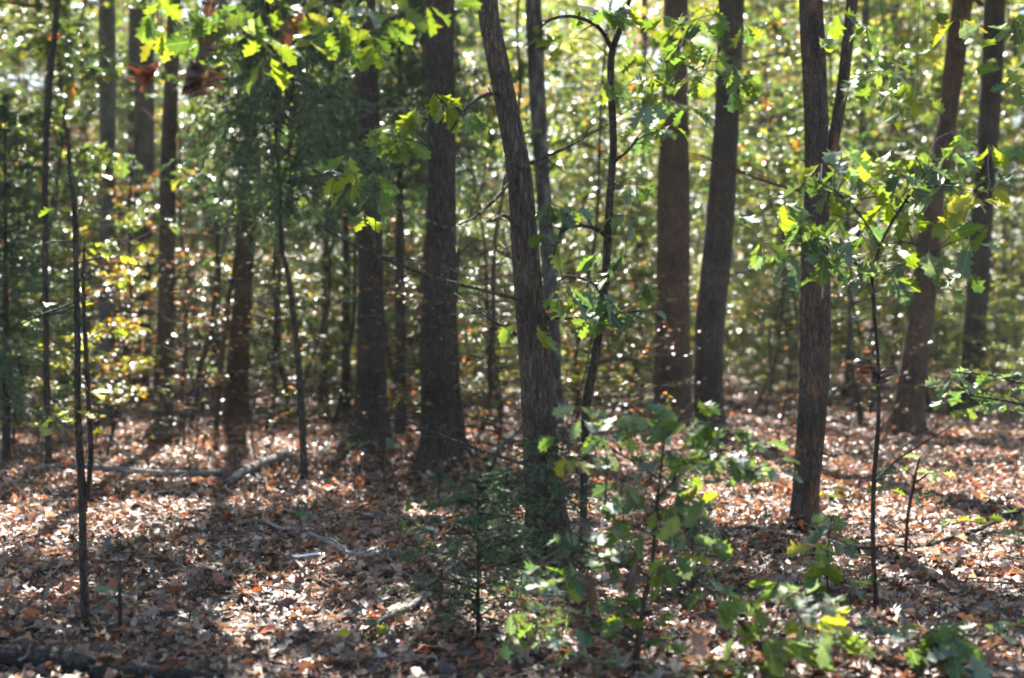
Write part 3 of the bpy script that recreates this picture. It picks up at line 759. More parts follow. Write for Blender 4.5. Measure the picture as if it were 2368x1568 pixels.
sprays(rO, B, Pl, 6.3, [
    (345, 30, 6, LG), (375, 75, 6, [C_LIME, C_YEL]), (420, 20, 6, LG), (460, 50, 6, LG), (470, 95, 6, [C_GREEN, C_DARK]), (505, 30, 5, LG), (540, 60, 5, GG), (575, 80, 6, BG),
    (600, 30, 6, LG), (615, 90, 5, [C_LIME]), (650, 15, 6, LG), (700, 30, 5, [C_LIME, C_YEL]), (560, 10, 6, LG), (620, 130, 4, [C_LIME]), (760, 15, 6, LG), (800, 50, 6, LG), (850, 20, 6, [C_BLUE, C_LIME]),
    (800, 90, 6, LG), (745, 70, 5, LG), (860, 80, 6, LG), (890, 50, 5, LG), (820, 130, 5, LG), (870, 110, 6, [C_LIME]), (930, 15, 6, LG), (985, 10, 5, LG), (700, 90, 4, [C_LIME]),
    (595, 165, 5, [C_LIME, C_GREEN]), (500, 130, 5, [C_LIME, C_GREEN]), (1040, 12, 4, LG)], .15, .7, thin=2)
sprays(rO, B, Pl, 6.2, [(430, 125, 5, [C_BROWN]), (465, 130, 4, [C_BROWN]), (375, 140, 2, [C_ORANGE]), (712, 25, 1, [C_ORANGE])], .17, 1.2, brown=True)

sprays(t12['root'], Bq, Pb12, Bq[1] - .5, [(1540, 60, 5, LG), (1580, 110, 5, LG), (1500, 90, 4, GL), (1610, 40, 5, LG), (1640, 90, 5, GG), (1700, 130, 5, GG), (1725, 170, 5, GG), (1590, 180, 4, LG), (1560, 240, 4, LG), (1500, 250, 4, LG),
    (1540, 300, 4, GL), (1720, 90, 4, LG), (1450, 40, 4, GL), (1750, 200, 3, GG)], .23, .8)
# oak beyond the right edge with a thin limb over the top right
B = np.array([5.0, 9.2, float(gz(5.0, 9.2))])
rQ = thing('oak_tree', 'oak at the right edge whose thin limb hangs yellow green leaves across the top right', 'tree', B)
b = MB(); b.tube([B - (0, 0, .1), B + (0, 0, 2), B + (.1, .1, 4.2), B + (0, .2, 8), B + (0, .3, 11)], [.16, .14, .13, .10, .05], 30, n=70, ridges=13)
link('trunk', b.mesh('trunk', M['bark'], B), rQ)
lq = [B + (.1, .1, 4.0), np.array([4.0, 9.0, 4.1]), np.array([3.2, 8.9, 3.85]), np.array([2.6, 8.8, 3.75]), np.array([1.9, 8.8, 3.75])]
b = MB(); Pl2, Rl2 = resample(lq, [.045, .028, .018, .012, .005], 40); b.tube(Pl2, Rl2, 9, rough=.2)
link('limb', b.mesh('limb', M['bark_dark'], B), rQ)
TREES.append(dict(root=rQ, B=B, Q=np.array([B, B + (0, .3, 11)]), S=None, bark='bark', topz=11, reg=True, crown=[]))
sprays(rQ, B, Pl2, 8.8, [(2170, 30, 3, YL), (2215, 45, 3, YL), (2050, 160, 4, LG), (2090, 190, 5, LG), (2020, 200, 4, LG), (2120, 230, 4, YL), (2060, 240, 4, LG), (1985, 180, 4, LG), (2320, 160, 4, LG), (2350, 190, 4, GL), (2270, 60, 3, GG),
    (1940, 30, 3, GL), (2000, 60, 3, LG), (2340, 40, 3, GG), (1890, 90, 2, LG), (2140, 120, 3, LG)], .19, .6, stemr=.0022)

# slim curving sapling with its umbrella of big leaves, right
rR, BR, PR = uv_stem('oak_sapling', 'slim curving sapling with a wide spray of large leaves at upper right', (2025, 1412),
    [[(2028, 1412, 11, 0), (2018, 1250, 11, 0), (2020, 1120, 11, 0), (2030, 980, 10, 0), (2031, 860, 9, 0), (2022, 740, 8, 0), (2017, 640, 8, 0), (2034, 570, 7, 0), (2064, 510, 7, 0), (2100, 455, 6, 0), (2140, 400, 4, -.1)],
     [(2034, 570, 5, 0), (1990, 500, 5, -.1), (1940, 450, 4, -.2), (1890, 420, 3, -.2)],
     [(2100, 455, 5, 0), (2170, 430, 4, -.2), (2240, 440, 3, -.3), (2290, 450, 2, -.3)],
     [(2018, 640, 5, 0), (1960, 600, 4, .1), (1900, 580, 3, .2)],
     [(2034, 570, 4, 0), (2090, 560, 4, -.1), (2160, 580, 3, -.2)],
     [(2020, 1115, 6, 0), (2060, 1075, 5, .2), (2110, 1040, 4, .4), (2200, 985, 3, .6)]], 'bark_dark')
sprays(rR, BR, PR, BR[1], [
    (1900, 380, 5, YL), (1950, 350, 6, BG), (2000, 345, 6, [C_BLUE, C_LIME]), (1870, 420, 5, BG), (1920, 440, 5, LG), (2060, 350, 5, [C_LIME, C_YEL]), (2080, 400, 6, BG), (2140, 380, 6, BG), (2170, 410, 7, BG),
    (2200, 350, 5, BG), (2250, 450, 6, YL), (2270, 460, 5, [C_YEL]), (2220, 480, 5, YL), (2180, 510, 5, [C_LIME, C_YEL]), (2110, 340, 5, LG), (2290, 340, 5, [C_GREEN, C_LIME]), (1840, 520, 5, GL), (1890, 550, 6, GG), (1900, 590, 5, BG),
    (1940, 510, 5, LG), (1990, 520, 5, GL), (1700, 500, 4, GL), (1790, 590, 4, BG), (1930, 560, 5, BG), (2000, 590, 5, BG), (2100, 430, 6, BG), (2140, 440, 6, BG), (1965, 560, 6, BG), (1960, 620, 4, GG), (2050, 470, 5, LG), (2120, 470, 5, LG), (1760, 560, 4, GL), (2130, 590, 5, BG), (2190, 600, 5, GG), (2230, 630, 4, [C_GREEN, C_LIME]), (2060, 640, 4, GL),
    (2090, 560, 4, LG), (2030, 430, 5, GL), (1810, 470, 4, LG), (1860, 480, 4, BG), (1830, 600, 3, GL), (1900, 640, 3, BG), (2000, 640, 4, BG), (2120, 640, 3, GL), (2250, 560, 4, GG), (2290, 520, 3, LG), (1960, 380, 4, BG), (2230, 300, 3, LG), (2300, 400, 3, GG), (2180, 660, 3, BG)], .175, .7, thin=1)
for k in range(5):
    p = at(2018 + random.uniform(-14, 14), 845 + random.uniform(-12, 12), BR[1])
    leaf_at(rR, BR, p, random.random() * 6.28, -1.2, random.gauss(0, .8), .13, (.07, .035, .025), True)

# near oak saplings, bottom centre-right
rA, BA, PA = uv_stem('oak_sapling', 'bushy near oak sapling with grey green leaves before the close pair of trunks', (1468, 1560),
    [[(1468, 1580, 18, 0), (1475, 1480, 16, 0), (1492, 1380, 13, 0), (1505, 1330, 12, 0), (1512, 1250, 10, 0), (1520, 1150, 8, 0), (1528, 1080, 6, 0), (1535, 1010, 5, 0)],
     [(1505, 1335, 8, 0), (1450, 1310, 7, -.1), (1390, 1290, 6, -.2), (1330, 1270, 4, -.2), (1290, 1275, 3, -.2)],
     [(1502, 1345, 8, 0), (1560, 1345, 7, .1), (1620, 1380, 5, .1)],
     [(1520, 1150, 6, 0), (1580, 1090, 5, .2), (1640, 1050, 4, .3), (1700, 1040, 3, .4)],
     [(1525, 1110, 5, 0), (1450, 1060, 5, .2), (1380, 1030, 4, .3), (1300, 1040, 3, .3)],
     [(1512, 1240, 5, 0), (1450, 1210, 4, -.1), (1400, 1200, 3, -.1)]], 'bark')
sprays(rA, BA, PA, BA[1], [
    (1290, 1010, 3, [C_GREEN]), (1310, 1060, 4, YL), (1330, 1080, 2, [C_LIME]), (1390, 1010, 5, BG), (1430, 960, 5, GG), (1450, 1010, 5, LG), (1500, 980, 5, GG), (1520, 940, 3, [C_LIME, C_YEL]), (1580, 980, 5, GG), (1640, 980, 6, GG),
    (1670, 990, 6, GG), (1650, 1060, 6, GG), (1700, 1070, 6, BG), (1740, 1080, 5, GG), (1620, 1120, 5, LG), (1580, 1060, 5, BG), (1530, 1050, 6, GG), (1500, 1120, 3, LG), (1570, 1190, 4, YL), (1520, 1180, 4, LG), (1590, 1240, 5, BG),
    (1440, 1200, 5, LG), (1390, 1230, 5, BG), (1340, 1330, 5, BG), (1300, 1340, 4, LG), (1360, 1390, 5, BG), (1280, 1400, 4, BG), (1250, 1310, 5, BG), (1180, 1470, 3, BG), (1210, 1330, 3, BG), (1410, 1290, 5, BG), (1460, 1280, 5, BG), (1560, 1280, 5, [C_LIME, C_GREEN]),
    (1540, 1330, 5, LG), (1430, 1380, 4, BG), (1450, 1430, 4, LG), (1530, 1420, 3, BG), (1670, 1140, 3, LG), (1800, 1060, 3, GG), (1480, 1230, 5, BG), (1600, 1010, 4, LG), (1350, 970, 4, GG)], .13, .5, thin=1)
sprays(rA, BA, PA, BA[1], [
    (1300, 1240, 4, BG), (1350, 1265, 5, BG), (1400, 1160, 4, GG), (1430, 1120, 4, GG), (1470, 1070, 4, BG), (1560, 1140, 4, BG), (1610, 1200, 4, GG), (1640, 1250, 4, BG), (1500, 1390, 4, BG), (1400, 1440, 4, BG), (1320, 1450, 4, BG), (1240, 1440, 4, GG),
    (1330, 1500, 4, BG), (1380, 1530, 4, GG), (1280, 1350, 4, BG), (1220, 1380, 4, BG), (1550, 1490, 3, GG), (1610, 1290, 4, GG), (1450, 1340, 4, GG), (1370, 1060, 4, GG), (1340, 940, 3, GG), (1480, 930, 4, GG), (1610, 930, 3, BG), (1720, 1000, 4, BG),
    (1760, 1020, 3, GG), (1690, 1110, 4, BG), (1540, 1000, 4, GG), (1600, 1150, 3, BG), (1180, 1420, 3, BG), (1270, 1470, 3, BG), (1400, 1010, 5, BG), (1460, 970, 4, GG), (1560, 950, 4, GG), (1600, 1060, 5, BG), (1680, 1050, 5, GG), (1730, 1060, 5, GG), (1640, 1020, 5, BG), (1510, 1060, 4, BG), (1440, 1060, 4, GG), (1560, 1100, 5, BG),
    (1790, 1080, 4, BG), (1480, 1150, 4, GG), (1620, 1170, 4, GG)], .12, .45)
sprays(rA, BA, PA, BA[1] - .1, [(1375, 1190, 1, [C_BROWN]), (1480, 1300, 2, [C_BROWN]), (1390, 1320, 2, [C_BROWN]), (1600, 1440, 2, [(.36, .22, .15)])], .13, 1.1, brown=True)

rB_, BB, PB = uv_stem('oak_sapling', 'low near oak sapling with olive leaves, right of the bushy one', (1815, 1600),
    [[(1818, 1602, 13, 0), (1780, 1530, 12, 0), (1720, 1450, 11, 0), (1670, 1400, 9, 0), (1630, 1355, 6, 0)],
     [(1770, 1515, 8, 0), (1790, 1450, 6, 0), (1800, 1400, 4, 0)], [(1700, 1430, 6, 0), (1740, 1370, 5, .1), (1790, 1360, 3, .1)]], 'bark')
sprays(rB_, BB, PB, BB[1], [
    (1690, 1380, 3, [C_LIME, C_GREEN]), (1640, 1370, 4, [C_GREEN]), (1740, 1400, 3, LG), (1850, 1440, 5, LG), (1880, 1430, 4, YL), (1800, 1480, 5, [C_LIME, C_BLUE]), (1830, 1500, 4, LG), (1930, 1460, 4, BG), (1760, 1470, 4, LG), (1860, 1370, 5, BG),
    (1800, 1350, 4, GL), (1900, 1390, 4, BG), (1700, 1470, 4, GG), (1590, 1540, 5, [C_GREEN]), (1640, 1560, 5, GG), (1740, 1540, 4, GG)], .165, .4)
rC, BC, PC = uv_stem('oak_seedling', 'small near seedling with dark green leaves in the bottom right corner', (2200, 1590),
    [[(2195, 1590, 8, 0), (2185, 1520, 7, 0), (2170, 1470, 5, 0)], [(2185, 1520, 5, 0), (2120, 1480, 4, 0)], [(2180, 1500, 5, 0), (2230, 1480, 4, 0)]], cat='seedling')
sprays(rC, BC, PC, BC[1], [(2130, 1470, 7, [C_DARK, C_GREEN]), (2170, 1450, 7, [C_GREEN, C_DARK]), (2210, 1480, 7, [C_GREEN]), (2150, 1510, 6, GG), (2100, 1500, 5, GG), (2235, 1510, 5, GG), (2200, 1540, 5, GG)], .15, .5)
rD, BD, PD = uv_stem('oak_seedling', 'seedling with lime edged leaves at the foot of the forked trunk, on its right', (1915, 1390),
    [[(1915, 1395, 6, 0), (1912, 1320, 5, 0), (1915, 1250, 4, 0), (1925, 1190, 3, 0)], [(1912, 1300, 4, 0), (1890, 1270, 3, 0)]], cat='seedling')
sprays(rD, BD, PD, BD[1], [(1905, 1195, 5, BG), (1925, 1250, 5, BG), (1890, 1260, 4, YL), (1880, 1310, 4, [C_LIME]), (1905, 1325, 4, LG), (1930, 1210, 4, BG), (1870, 1350, 3, LG), (1960, 1340, 3, BG)], .155, .6)
rE, BE, PE = uv_stem('oak_seedling', 'small seedling with a few pale sunlit leaves behind the long dark curved branch', (2100, 1290),
    [[(2092, 1290, 8, 0), (2098, 1200, 8, 0), (2112, 1120, 7, 0), (2125, 1060, 5, 0)], [(2112, 1120, 5, 0), (2145, 1095, 4, 0)]], cat='seedling')
sprays(rE, BE, PE, BE[1], [(2130, 1055, 3, [C_BLUE]), (2170, 1092, 3, [(.2, .22, .12), C_BLUE]), (2075, 1090, 4, BG), (2120, 1140, 3, [C_DARK]), (2050, 1130, 3, LG)], .13, .15)
rF, BF, PF = uv_stem('oak_sapling', 'oak sapling reaching in from the right edge with level sprays of leaves', (2480, 1240),
    [[(2480, 1240, 14, 0), (2470, 1080, 12, 0), (2440, 960, 10, 0), (2400, 900, 8, 0)], [(2440, 960, 7, 0), (2340, 930, 6, -.2), (2240, 915, 4, -.3)], [(2400, 900, 6, 0), (2300, 870, 5, .1), (2200, 860, 3, .2)],
     [(2470, 1100, 6, 0), (2420, 1220, 5, -.3), (2350, 1260, 3, -.4)]])
sprays(rF, BF, PF, BF[1], [(2190, 880, 5, BG), (2230, 905, 6, GG), (2250, 860, 5, BG), (2300, 875, 6, BG), (2340, 900, 6, BG), (2280, 930, 6, GL), (2230, 945, 5, GL), (2320, 940, 4, [C_BLUE]), (2180, 925, 4, LG), (2350, 860, 4, BG),
                           (2350, 1240, 5, BG), (2260, 1270, 3, GL), (2360, 1180, 3, GG)], .15, .3)
rG, BG_, PG = uv_stem('oak_seedling', 'tiny seedling with four pale leaves before the broad flared trunk', (832, 1105),
    [[(830, 1105, 5, 0), (835, 1060, 4, 0), (842, 1025, 3, 0)]], cat='seedling')
sprays(rG, BG_, PG, BG_[1], [(830, 1022, 2, [C_BLUE]), (862, 1020, 2, [C_BLUE]), (850, 1045, 2, [C_LIME]), (885, 1012, 2, [C_BLUE]), (770, 1035, 3, LG)], .13, .15)
rH, BH, PH = uv_stem('oak_seedling', 'low seedling with green yellow leaves at the lower end of the slanting grey branch', (835, 1500),
    [[(835, 1502, 5, 0), (838, 1475, 4, 0), (845, 1458, 3, 0)]], cat='seedling')
sprays(rH, BH, PH, BH[1], [(822, 1462, 3, [C_YEL, C_GREEN]), (862, 1452, 3, [C_LIME, C_GREEN]), (880, 1440, 2, GG)], .075, .2)
rI, BI, PI_ = uv_stem('oak_seedling', 'seedling with two level grey green leaves amid shaded leaves left of centre', (440, 1450),
    [[(440, 1452, 5, 0), (438, 1425, 4, 0), (445, 1408, 3, 0)]], cat='seedling')
sprays(rI, BI, PI_, BI[1], [(425, 1420, 2, [C_BLUE]), (465, 1412, 2, [C_BLUE, C_GREEN])], .1, .1)
for (u, v, lab) in [(505, 1270, ''), ]:
    pass
SEED = [(250, 1400, 'seedling with green leaves between the near double stem and the short stub', GG, .09, 5),
        (690, 1180, 'few leaved seedling in shade under the cedar stem', GG, .1, 5),
        (985, 1175, 'seedling with spread green leaves below the thick black trunk', GG, .11, 8),
        (1100, 1215, 'yellow green seedling lit by a sun patch left of the leaning trunk', YL, .1, 7),
        (1120, 1060, 'seedling beside the propped dark limb', GL, .09, 5),
        (950, 1240, 'small bluish seedling just above the grey crooked branch', BG, .09, 5),
        (1930, 1145, 'lime seedling on the bright leaves right of the forked trunk', LG, .11, 6),
        (2230, 1220, 'seedling on bright leaves above the long dark curved branch', LG, .11, 6),
        (2010, 1500, 'pale seedling right of the curving sapling foot', BG, .1, 7),
        (2330, 1480, 'seedling near the bottom right corner beside russet leaves', GG, .1, 5),
        (1750, 1110, 'bright seedling between the bending dark trunk and the forked trunk', LG, .12, 8),
        (1500, 1520, 'low seedling at the foot of the bushy near oak sapling', GG, .09, 6),
        (1160, 1380, 'bluish green seedling right of the slanting grey branch', BG, .11, 7)]
for (u, v, lab, cols, sz, n_) in SEED:
    B = G(u, v + 30); rt = thing('oak_seedling', lab, 'seedling', B)
    b = MB(); top = B + (random.uniform(-.04, .04), random.uniform(-.03, .03), .12 + .03 * random.random())
    Pq, Rq = resample([B - (0, 0, .02), (B + top) / 2 + (.01, 0, 0), top], [.004, .003, .002], 10)
    b.tube(Pq, Rq, 5); link('stem', b.mesh('stem', M['twig'], B), rt)
    for k in range(n_):
        q = Pq[random.randint(5, 9)]
        spray(rt, B, q, q + np.array([random.uniform(-.16, .16), random.uniform(-.12, .12), random.uniform(.0, .10)]), 2, sz, cols, .25, stemr=.002)

# ------------------------------------------------------------------ broadleaf understory (mid distance)
OVAL = [leaf_tpl('small', 50 + s, .6) for s in range(6)]
OAKM = [leaf_tpl('oakmid', 70 + s, .8) for s in range(6)]
QUAD = far_t
def gen_sapling(seed, H, L, nb, nleaf, lsize, pal, tpls, low=.2, flat=.3, bare=False):
    rr = np.random.RandomState(seed)
    mbs = MB(); pts = []
    wob = rr.rand(2) * 6.28
    tr = lambda h: np.array([.06 * H * math.sin(h / H * 4 + wob[0]) + .015 * H * math.sin(h * 3.3), .06 * H * math.sin(h / H * 3.3 + wob[1]), h])
    P = [tr(h) for h in np.linspace(-.05, H, 10)]
    mbs.tube(P, np.linspace(.003 * H + .005, .003, 10), 7, n=None)
    for i in range(nb):
        h = H * (low + (1 - low) * (i + rr.rand() * .6) / nb); az = rr.rand() * 6.28
        l = L * (1.05 - .55 * (h / H)) * (.6 + .6 * rr.rand())
        d = np.array([math.cos(az), math.sin(az), 0])
        a = tr(h); up = rr.rand() * .35
        Pb = np.array([a, a + d * l * .35 + (0, 0, up * l * .4), a + d * l * .7 + (0, 0, up * l * .6), a + d * l + (0, 0, up * l * .5)])
        Pq, Rq = resample(Pb, [.004 * H * .6 + .004, .006, .004, .002], 9)
        mbs.tube(Pq, Rq, 4)
        for j in range(4):
            k = rr.randint(2, 9); s_ = 1 if j % 2 else -1
            d2 = np.array([d[0] * .6 - s_ * d[1] * .8, d[1] * .6 + s_ * d[0] * .8, rr.rand() * .5 - .1]); l2 = l * (.25 + .3 * rr.rand())
            e_ = Pq[k] + d2 * l2
            mbs.tube([Pq[k], (Pq[k] + e_) / 2 + (0, 0, .02), e_], [.003, .002, .001], 3)
            pts.append((Pq[k], e_))
        pts.append((Pq[3], Pq[8]))
    pa = np.array([p[0] for p in pts]); pb_ = np.array([p[1] for p in pts])
    k = rr.randint(0, len(pts), nleaf); t = rr.rand(nleaf, 1) ** .7
    pos = pa[k] * (1 - t) + pb_[k] * t + rr.randn(nleaf, 3) * np.array([.05, .05, .035])
    Rm = rot_mats(rr.rand(nleaf) * 6.28, -.15 + rr.randn(nleaf) * flat, rr.randn(nleaf) * flat)
    size = lsize * (.6 + .7 * rr.rand(nleaf))
    V, F, C = scatter(tpls, pos, Rm, size, palette(rr, nleaf, pal), rr)
    stem = mbs.mesh('sapling_stem', M['bark_dark'])
    fol = mesh_from('sapling_foliage', V, F, C, M['leaf'])
    return stem, fol

SAP = {
    'green': [gen_sapling(1, 4.5, 1.5, 22, 2600, .10, GREEN, OVAL), gen_sapling(2, 6.0, 1.8, 26, 3200, .10, GREEN, OVAL)],
    'lime': [gen_sapling(3, 4.2, 1.5, 22, 2600, .105, LIME, OVAL), gen_sapling(4, 6.5, 1.9, 28, 3400, .105, LIME, OVAL), gen_sapling(14, 2.2, 1.1, 16, 1500, .09, LIME, OVAL, .1)],
    'yellow': [gen_sapling(5, 2.6, 1.2, 13, 900, .135, YELLOW, OVAL, .25, .16), gen_sapling(6, 3.2, 1.3, 16, 1200, .12, YELLOW, OVAL, .2, .18)],
    'russet': [gen_sapling(7, 4.0, 1.3, 20, 1300, .10, RUSSET, OVAL, .2, .6), gen_sapling(8, 2.0, 1.0, 14, 600, .10, RUSSET, OVAL, .1, .6)],
    'mixed': [gen_sapling(9, 5.0, 1.7, 24, 2600, .105, MIXED, OVAL), gen_sapling(10, 2.6, 1.2, 18, 1500, .095, MIXED, OVAL, .1), gen_sapling(15, 7.0, 2.0, 30, 3600, .11, MIXED, OVAL, .3)],
    'bare': [gen_sapling(11, 2.4, 1.2, 34, 220, .08, RUSSET, OVAL, .1), gen_sapling(12, 3.4, 1.4, 40, 320, .08, MIXED, OVAL, .1)],
}
SAP['broad'] = [gen_sapling(16, 5.6, 1.7, 14, 480, .19, LIME[:3] + GREEN, OAKM, .55, .55), gen_sapling(17, 5.0, 1.5, 13, 420, .18, GREEN + LIME[:3], OAKM, .5, .55)]
TONE = {'green': 'green leaved', 'lime': 'lime leaved', 'yellow': 'yellow leaved', 'russet': 'russet leaved', 'mixed': 'green and gold leaved', 'bare': 'nearly bare'}
def mid_sapling(kind, var, u, v_or_Y, label, s=1.0):
    if v_or_Y > 200:
        B = G(u, v_or_Y)
    else:
        x = (u - CX) / FOC * v_or_Y; B = np.array([x, v_or_Y, float(gz(x, v_or_Y))])
    root = thing('young_tree', label, 'young tree', B, 'young leafy trees between the trunks', random.random() * 6.28)
    root.scale = (s, s, s)
    st, fo = SAP[kind][var]
    link('trunk', st, root); link('foliage', fo, root)
    return root

mid_sapling('yellow', 0, 205, 1040, 'small yellow leaved tree behind the near double-stemmed sapling')
mid_sapling('yellow', 1, 262, 960, 'yellow leaved tree left of the slim furrowed trunk, topped by level branches')
mid_sapling('yellow', 0, 118, 1068, 'low yellow leaved tree beside the left end of the long fallen pole', .55)
mid_sapling('yellow', 1, 640, 960, 'yellow green tree right of the reddish furrowed trunk', .9)
mid_sapling('bare', 0, 455, 1000, 'nearly bare twiggy young tree between the slim trunk and the reddish trunk')
mid_sapling('bare', 1, 610, 985, 'twiggy pale young tree right of the reddish furrowed trunk')
mid_sapling('bare', 0, 1120, 1010, 'leafless twiggy shrub between the thick black trunk and the leaning trunk')
mid_sapling('bare', 1, 930, 1000, 'leafless twiggy tree between the flared trunk and the thick black trunk')
mid_sapling('russet', 0, 345, 985, 'russet leaved young tree around the dark trunk at left')
mid_sapling('russet', 1, 575, 945, 'low russet shrub behind the reddish furrowed trunk')
mid_sapling('russet', 0, 960, 950, 'russet leaved young tree left of the thick black trunk', .9)
REG = [  # kind, var, u, Y, s
    ('mixed', 2, 60, 21, 1), ('green', 1, 190, 26, 1), ('mixed', 0, 420, 24, 1), ('mixed', 1, 700, 22, 1), ('green', 0, 800, 27, 1), ('lime', 2, 730, 24, 1), ('mixed', 0, 930, 29, 1),
    ('lime', 1, 20, 30, 1), ('mixed', 2, 300, 33, 1), ('mixed', 2, 560, 30, 1), ('lime', 0, 650, 34, 1), ('mixed', 2, 1090, 27, 1), ('lime', 0, 1130, 31, 1), ('mixed', 1, 1180, 23, 1),
    ('lime', 1, 1400, 26, 1), ('lime', 1, 1340, 32, 1), ('lime', 0, 1480, 22, 1), ('lime', 2, 1420, 28, 1), ('lime', 1, 1620, 30, 1), ('lime', 1, 1760, 25, 1), ('lime', 2, 1790, 23, 1),
    ('lime', 1, 1960, 28, 1), ('mixed', 2, 1860, 33, 1), ('lime', 0, 2060, 23, 1), ('lime', 1, 2160, 29, 1), ('lime', 2, 2180, 22, 1.1), ('mixed', 2, 2330, 27, 1), ('green', 1, 2380, 22, 1), ('lime', 0, 2020, 33, 1), ('lime', 2, 1600, 26, 1),
    ('mixed', 1, 520, 24, 1), ('lime', 2, 840, 30, 1), ('lime', 2, 1060, 24, .9), ('green', 0, 100, 19, .9), ('mixed', 1, 20, 17, .9), ('lime', 1, 1240, 36, 1), ('mixed', 2, 780, 36, 1.1), ('mixed', 2, 150, 38, 1.1),
    ('russet', 0, 480, 30, 1.1), ('russet', 0, 250, 27, 1.2), ('lime', 2, 2290, 20, 1), ('lime', 2, 1700, 27, 1.1), ('lime', 1, 1830, 38, 1.1), ('lime', 1, 1540, 38, 1.1), ('lime', 2, 1350, 24, .9), ('mixed', 1, 880, 24, .9),
    ('mixed', 1, 1450, 19, .7), ('lime', 2, 1300, 20, .8), ('mixed', 1, 2140, 21, .9), ('russet', 1, 1250, 20, .9),
    ('green', 0, 260, 31, 1), ('green', 1, 480, 28, 1), ('green', 0, 610, 23, .9), ('green', 1, 980, 25, 1), ('russet', 1, 1000, 19, 1), ('mixed', 0, 320, 27, .9), ('green', 0, 1110, 22, .9), ('mixed', 0, 1440, 21, .9), ('mixed', 0, 1760, 29, 1), ('green', 1, 2080, 30, 1.1), ('lime', 2, 1705, 33, 1.2), ('lime', 2, 1765, 31, 1), ('lime', 2, 1835, 34, 1.3), ('lime', 2, 1930, 32, 1.1), ('lime', 2, 2010, 35, 1.3), ('lime', 2, 2200, 30, 1), ('lime', 2, 2320, 33, 1.2), ('lime', 2, 1500, 30, 1.1), ('lime', 2, 1310, 30, 1.1),
    ('green', 1, 1330, 29, 1.1), ('mixed', 2, 2250, 33, 1.1), ('mixed', 2, 1650, 35, 1.1), ('green', 0, 20, 24, 1), ('green', 1, 140, 30, 1.1), ('mixed', 0, 870, 21, .9)]
REG.sort(key=lambda t: t[2])
LAND = [(60, 'the left edge'), (160, 'the short dark trunk at left edge'), (250, 'the pale grey lichened trunk'), (325, 'the dark trunk among red brown leaves'), (390, 'the slim furrowed trunk'), (508, 'the thin black trunk'),
        (560, 'the reddish furrowed trunk'), (700, 'the cedar stem'), (852, 'the broad flared trunk'), (1015, 'the thick black trunk'), (1225, 'the leaning centre trunk'), (1400, 'the crooked dark sapling'), (1555, 'the stout reddish brown trunk'),
        (1660, 'the dark bending trunk'), (1732, 'the small dark far trunk'), (1885, 'the forked trunk'), (2030, 'the slim curving sapling'), (2120, 'the brown right-leaning trunk'), (2260, 'the rightmost tall straight trunk'), (2350, 'the right edge')]
used = set()
for (kind, var, u, Yd, s) in REG:
    if 200 < u < 1000 and Yd < 27 and not (kind in ('mixed', 'russet') and var == 1) and not (kind == 'lime' and var == 2): Yd += 5
    if u > 1400 and Yd < 24: Yd += 4
    if u > 2195 and Yd < 30: Yd += 5
    lu, ln = min(LAND, key=lambda t: abs(t[0] - u))
    side = 'behind' if abs(lu - u) < 25 else ('left of' if u < lu else 'right of')
    H = {'green': (4.5, 6), 'lime': (4.2, 6.5, 2.2), 'mixed': (5, 2.6, 7), 'russet': (4, 2)}[kind][var] * s
    szw = 'low' if H < 3 else ('tall' if H > 5.5 else 'middling')
    dist = 'near-middle' if Yd < 24 else ('distant' if Yd < 32 else 'farthest')
    lab = f'{szw} {dist} {TONE[kind]} tree {side} {ln}'
    k = 2
    while lab in used:
        lab = f'{szw} {dist} {TONE[kind]} tree {"further " * (k - 1)}{side} {ln}'; k += 1
    used.add(lab)
    mid_sapling(kind, var, u, Yd, lab, s)

for (u, Yd, k_, s_, lab) in [(1695, 27, 'lime', .8, 'low bright shrub in the sunny gap, touching the bending dark trunk'), (1748, 25, 'lime', .6, 'low bright shrub in the middle of the sunny gap'), (1808, 28, 'lime', .9, 'low bright shrub in the sunny gap, nearest the forked trunk'),
        (1935, 27, 'lime', .7, 'low lime shrub before the thin distant trunk standing in full sun'), (2175, 27, 'lime', .8, 'low lime shrub between the two right hand trunks'), (2310, 24, 'lime', .8, 'low lime shrub right of the rightmost tall straight trunk'), (1420, 27, 'lime', .8, 'low lime shrub left of the thin reddish distant trunk'), (2345, 20, 'lime', .6, 'small lime shrub at the right edge')]:
    o_ = mid_sapling(k_, 2, u, Yd, lab, s_)
for (u, Yd, s_, lab) in [(1120, 15, 1, 'nearly bare twiggy tree between the two central trunks, in front'), (900, 14.5, .9, 'twiggy leafless young tree before the broad flared trunk'), (1340, 15, .9, 'bare twiggy young tree beside the crooked dark sapling'), (620, 16, 1, 'pale twiggy tree behind the cedar stem'),
        (420, 17, 1, 'pale twiggy tree behind the thin reddish stem'), (220, 17, 1, 'bare twiggy tree behind the double-stemmed sapling'), (1500, 17, .9, 'bare twiggy tree left of the stout reddish brown trunk'), (1800, 16, .8, 'bare twiggy tree between the bending dark trunk and the forked trunk'), (1960, 17, .9, 'bare twiggy tree right of the forked trunk')]:
    mid_sapling('bare', int(u) % 2, u, Yd, lab, s_)

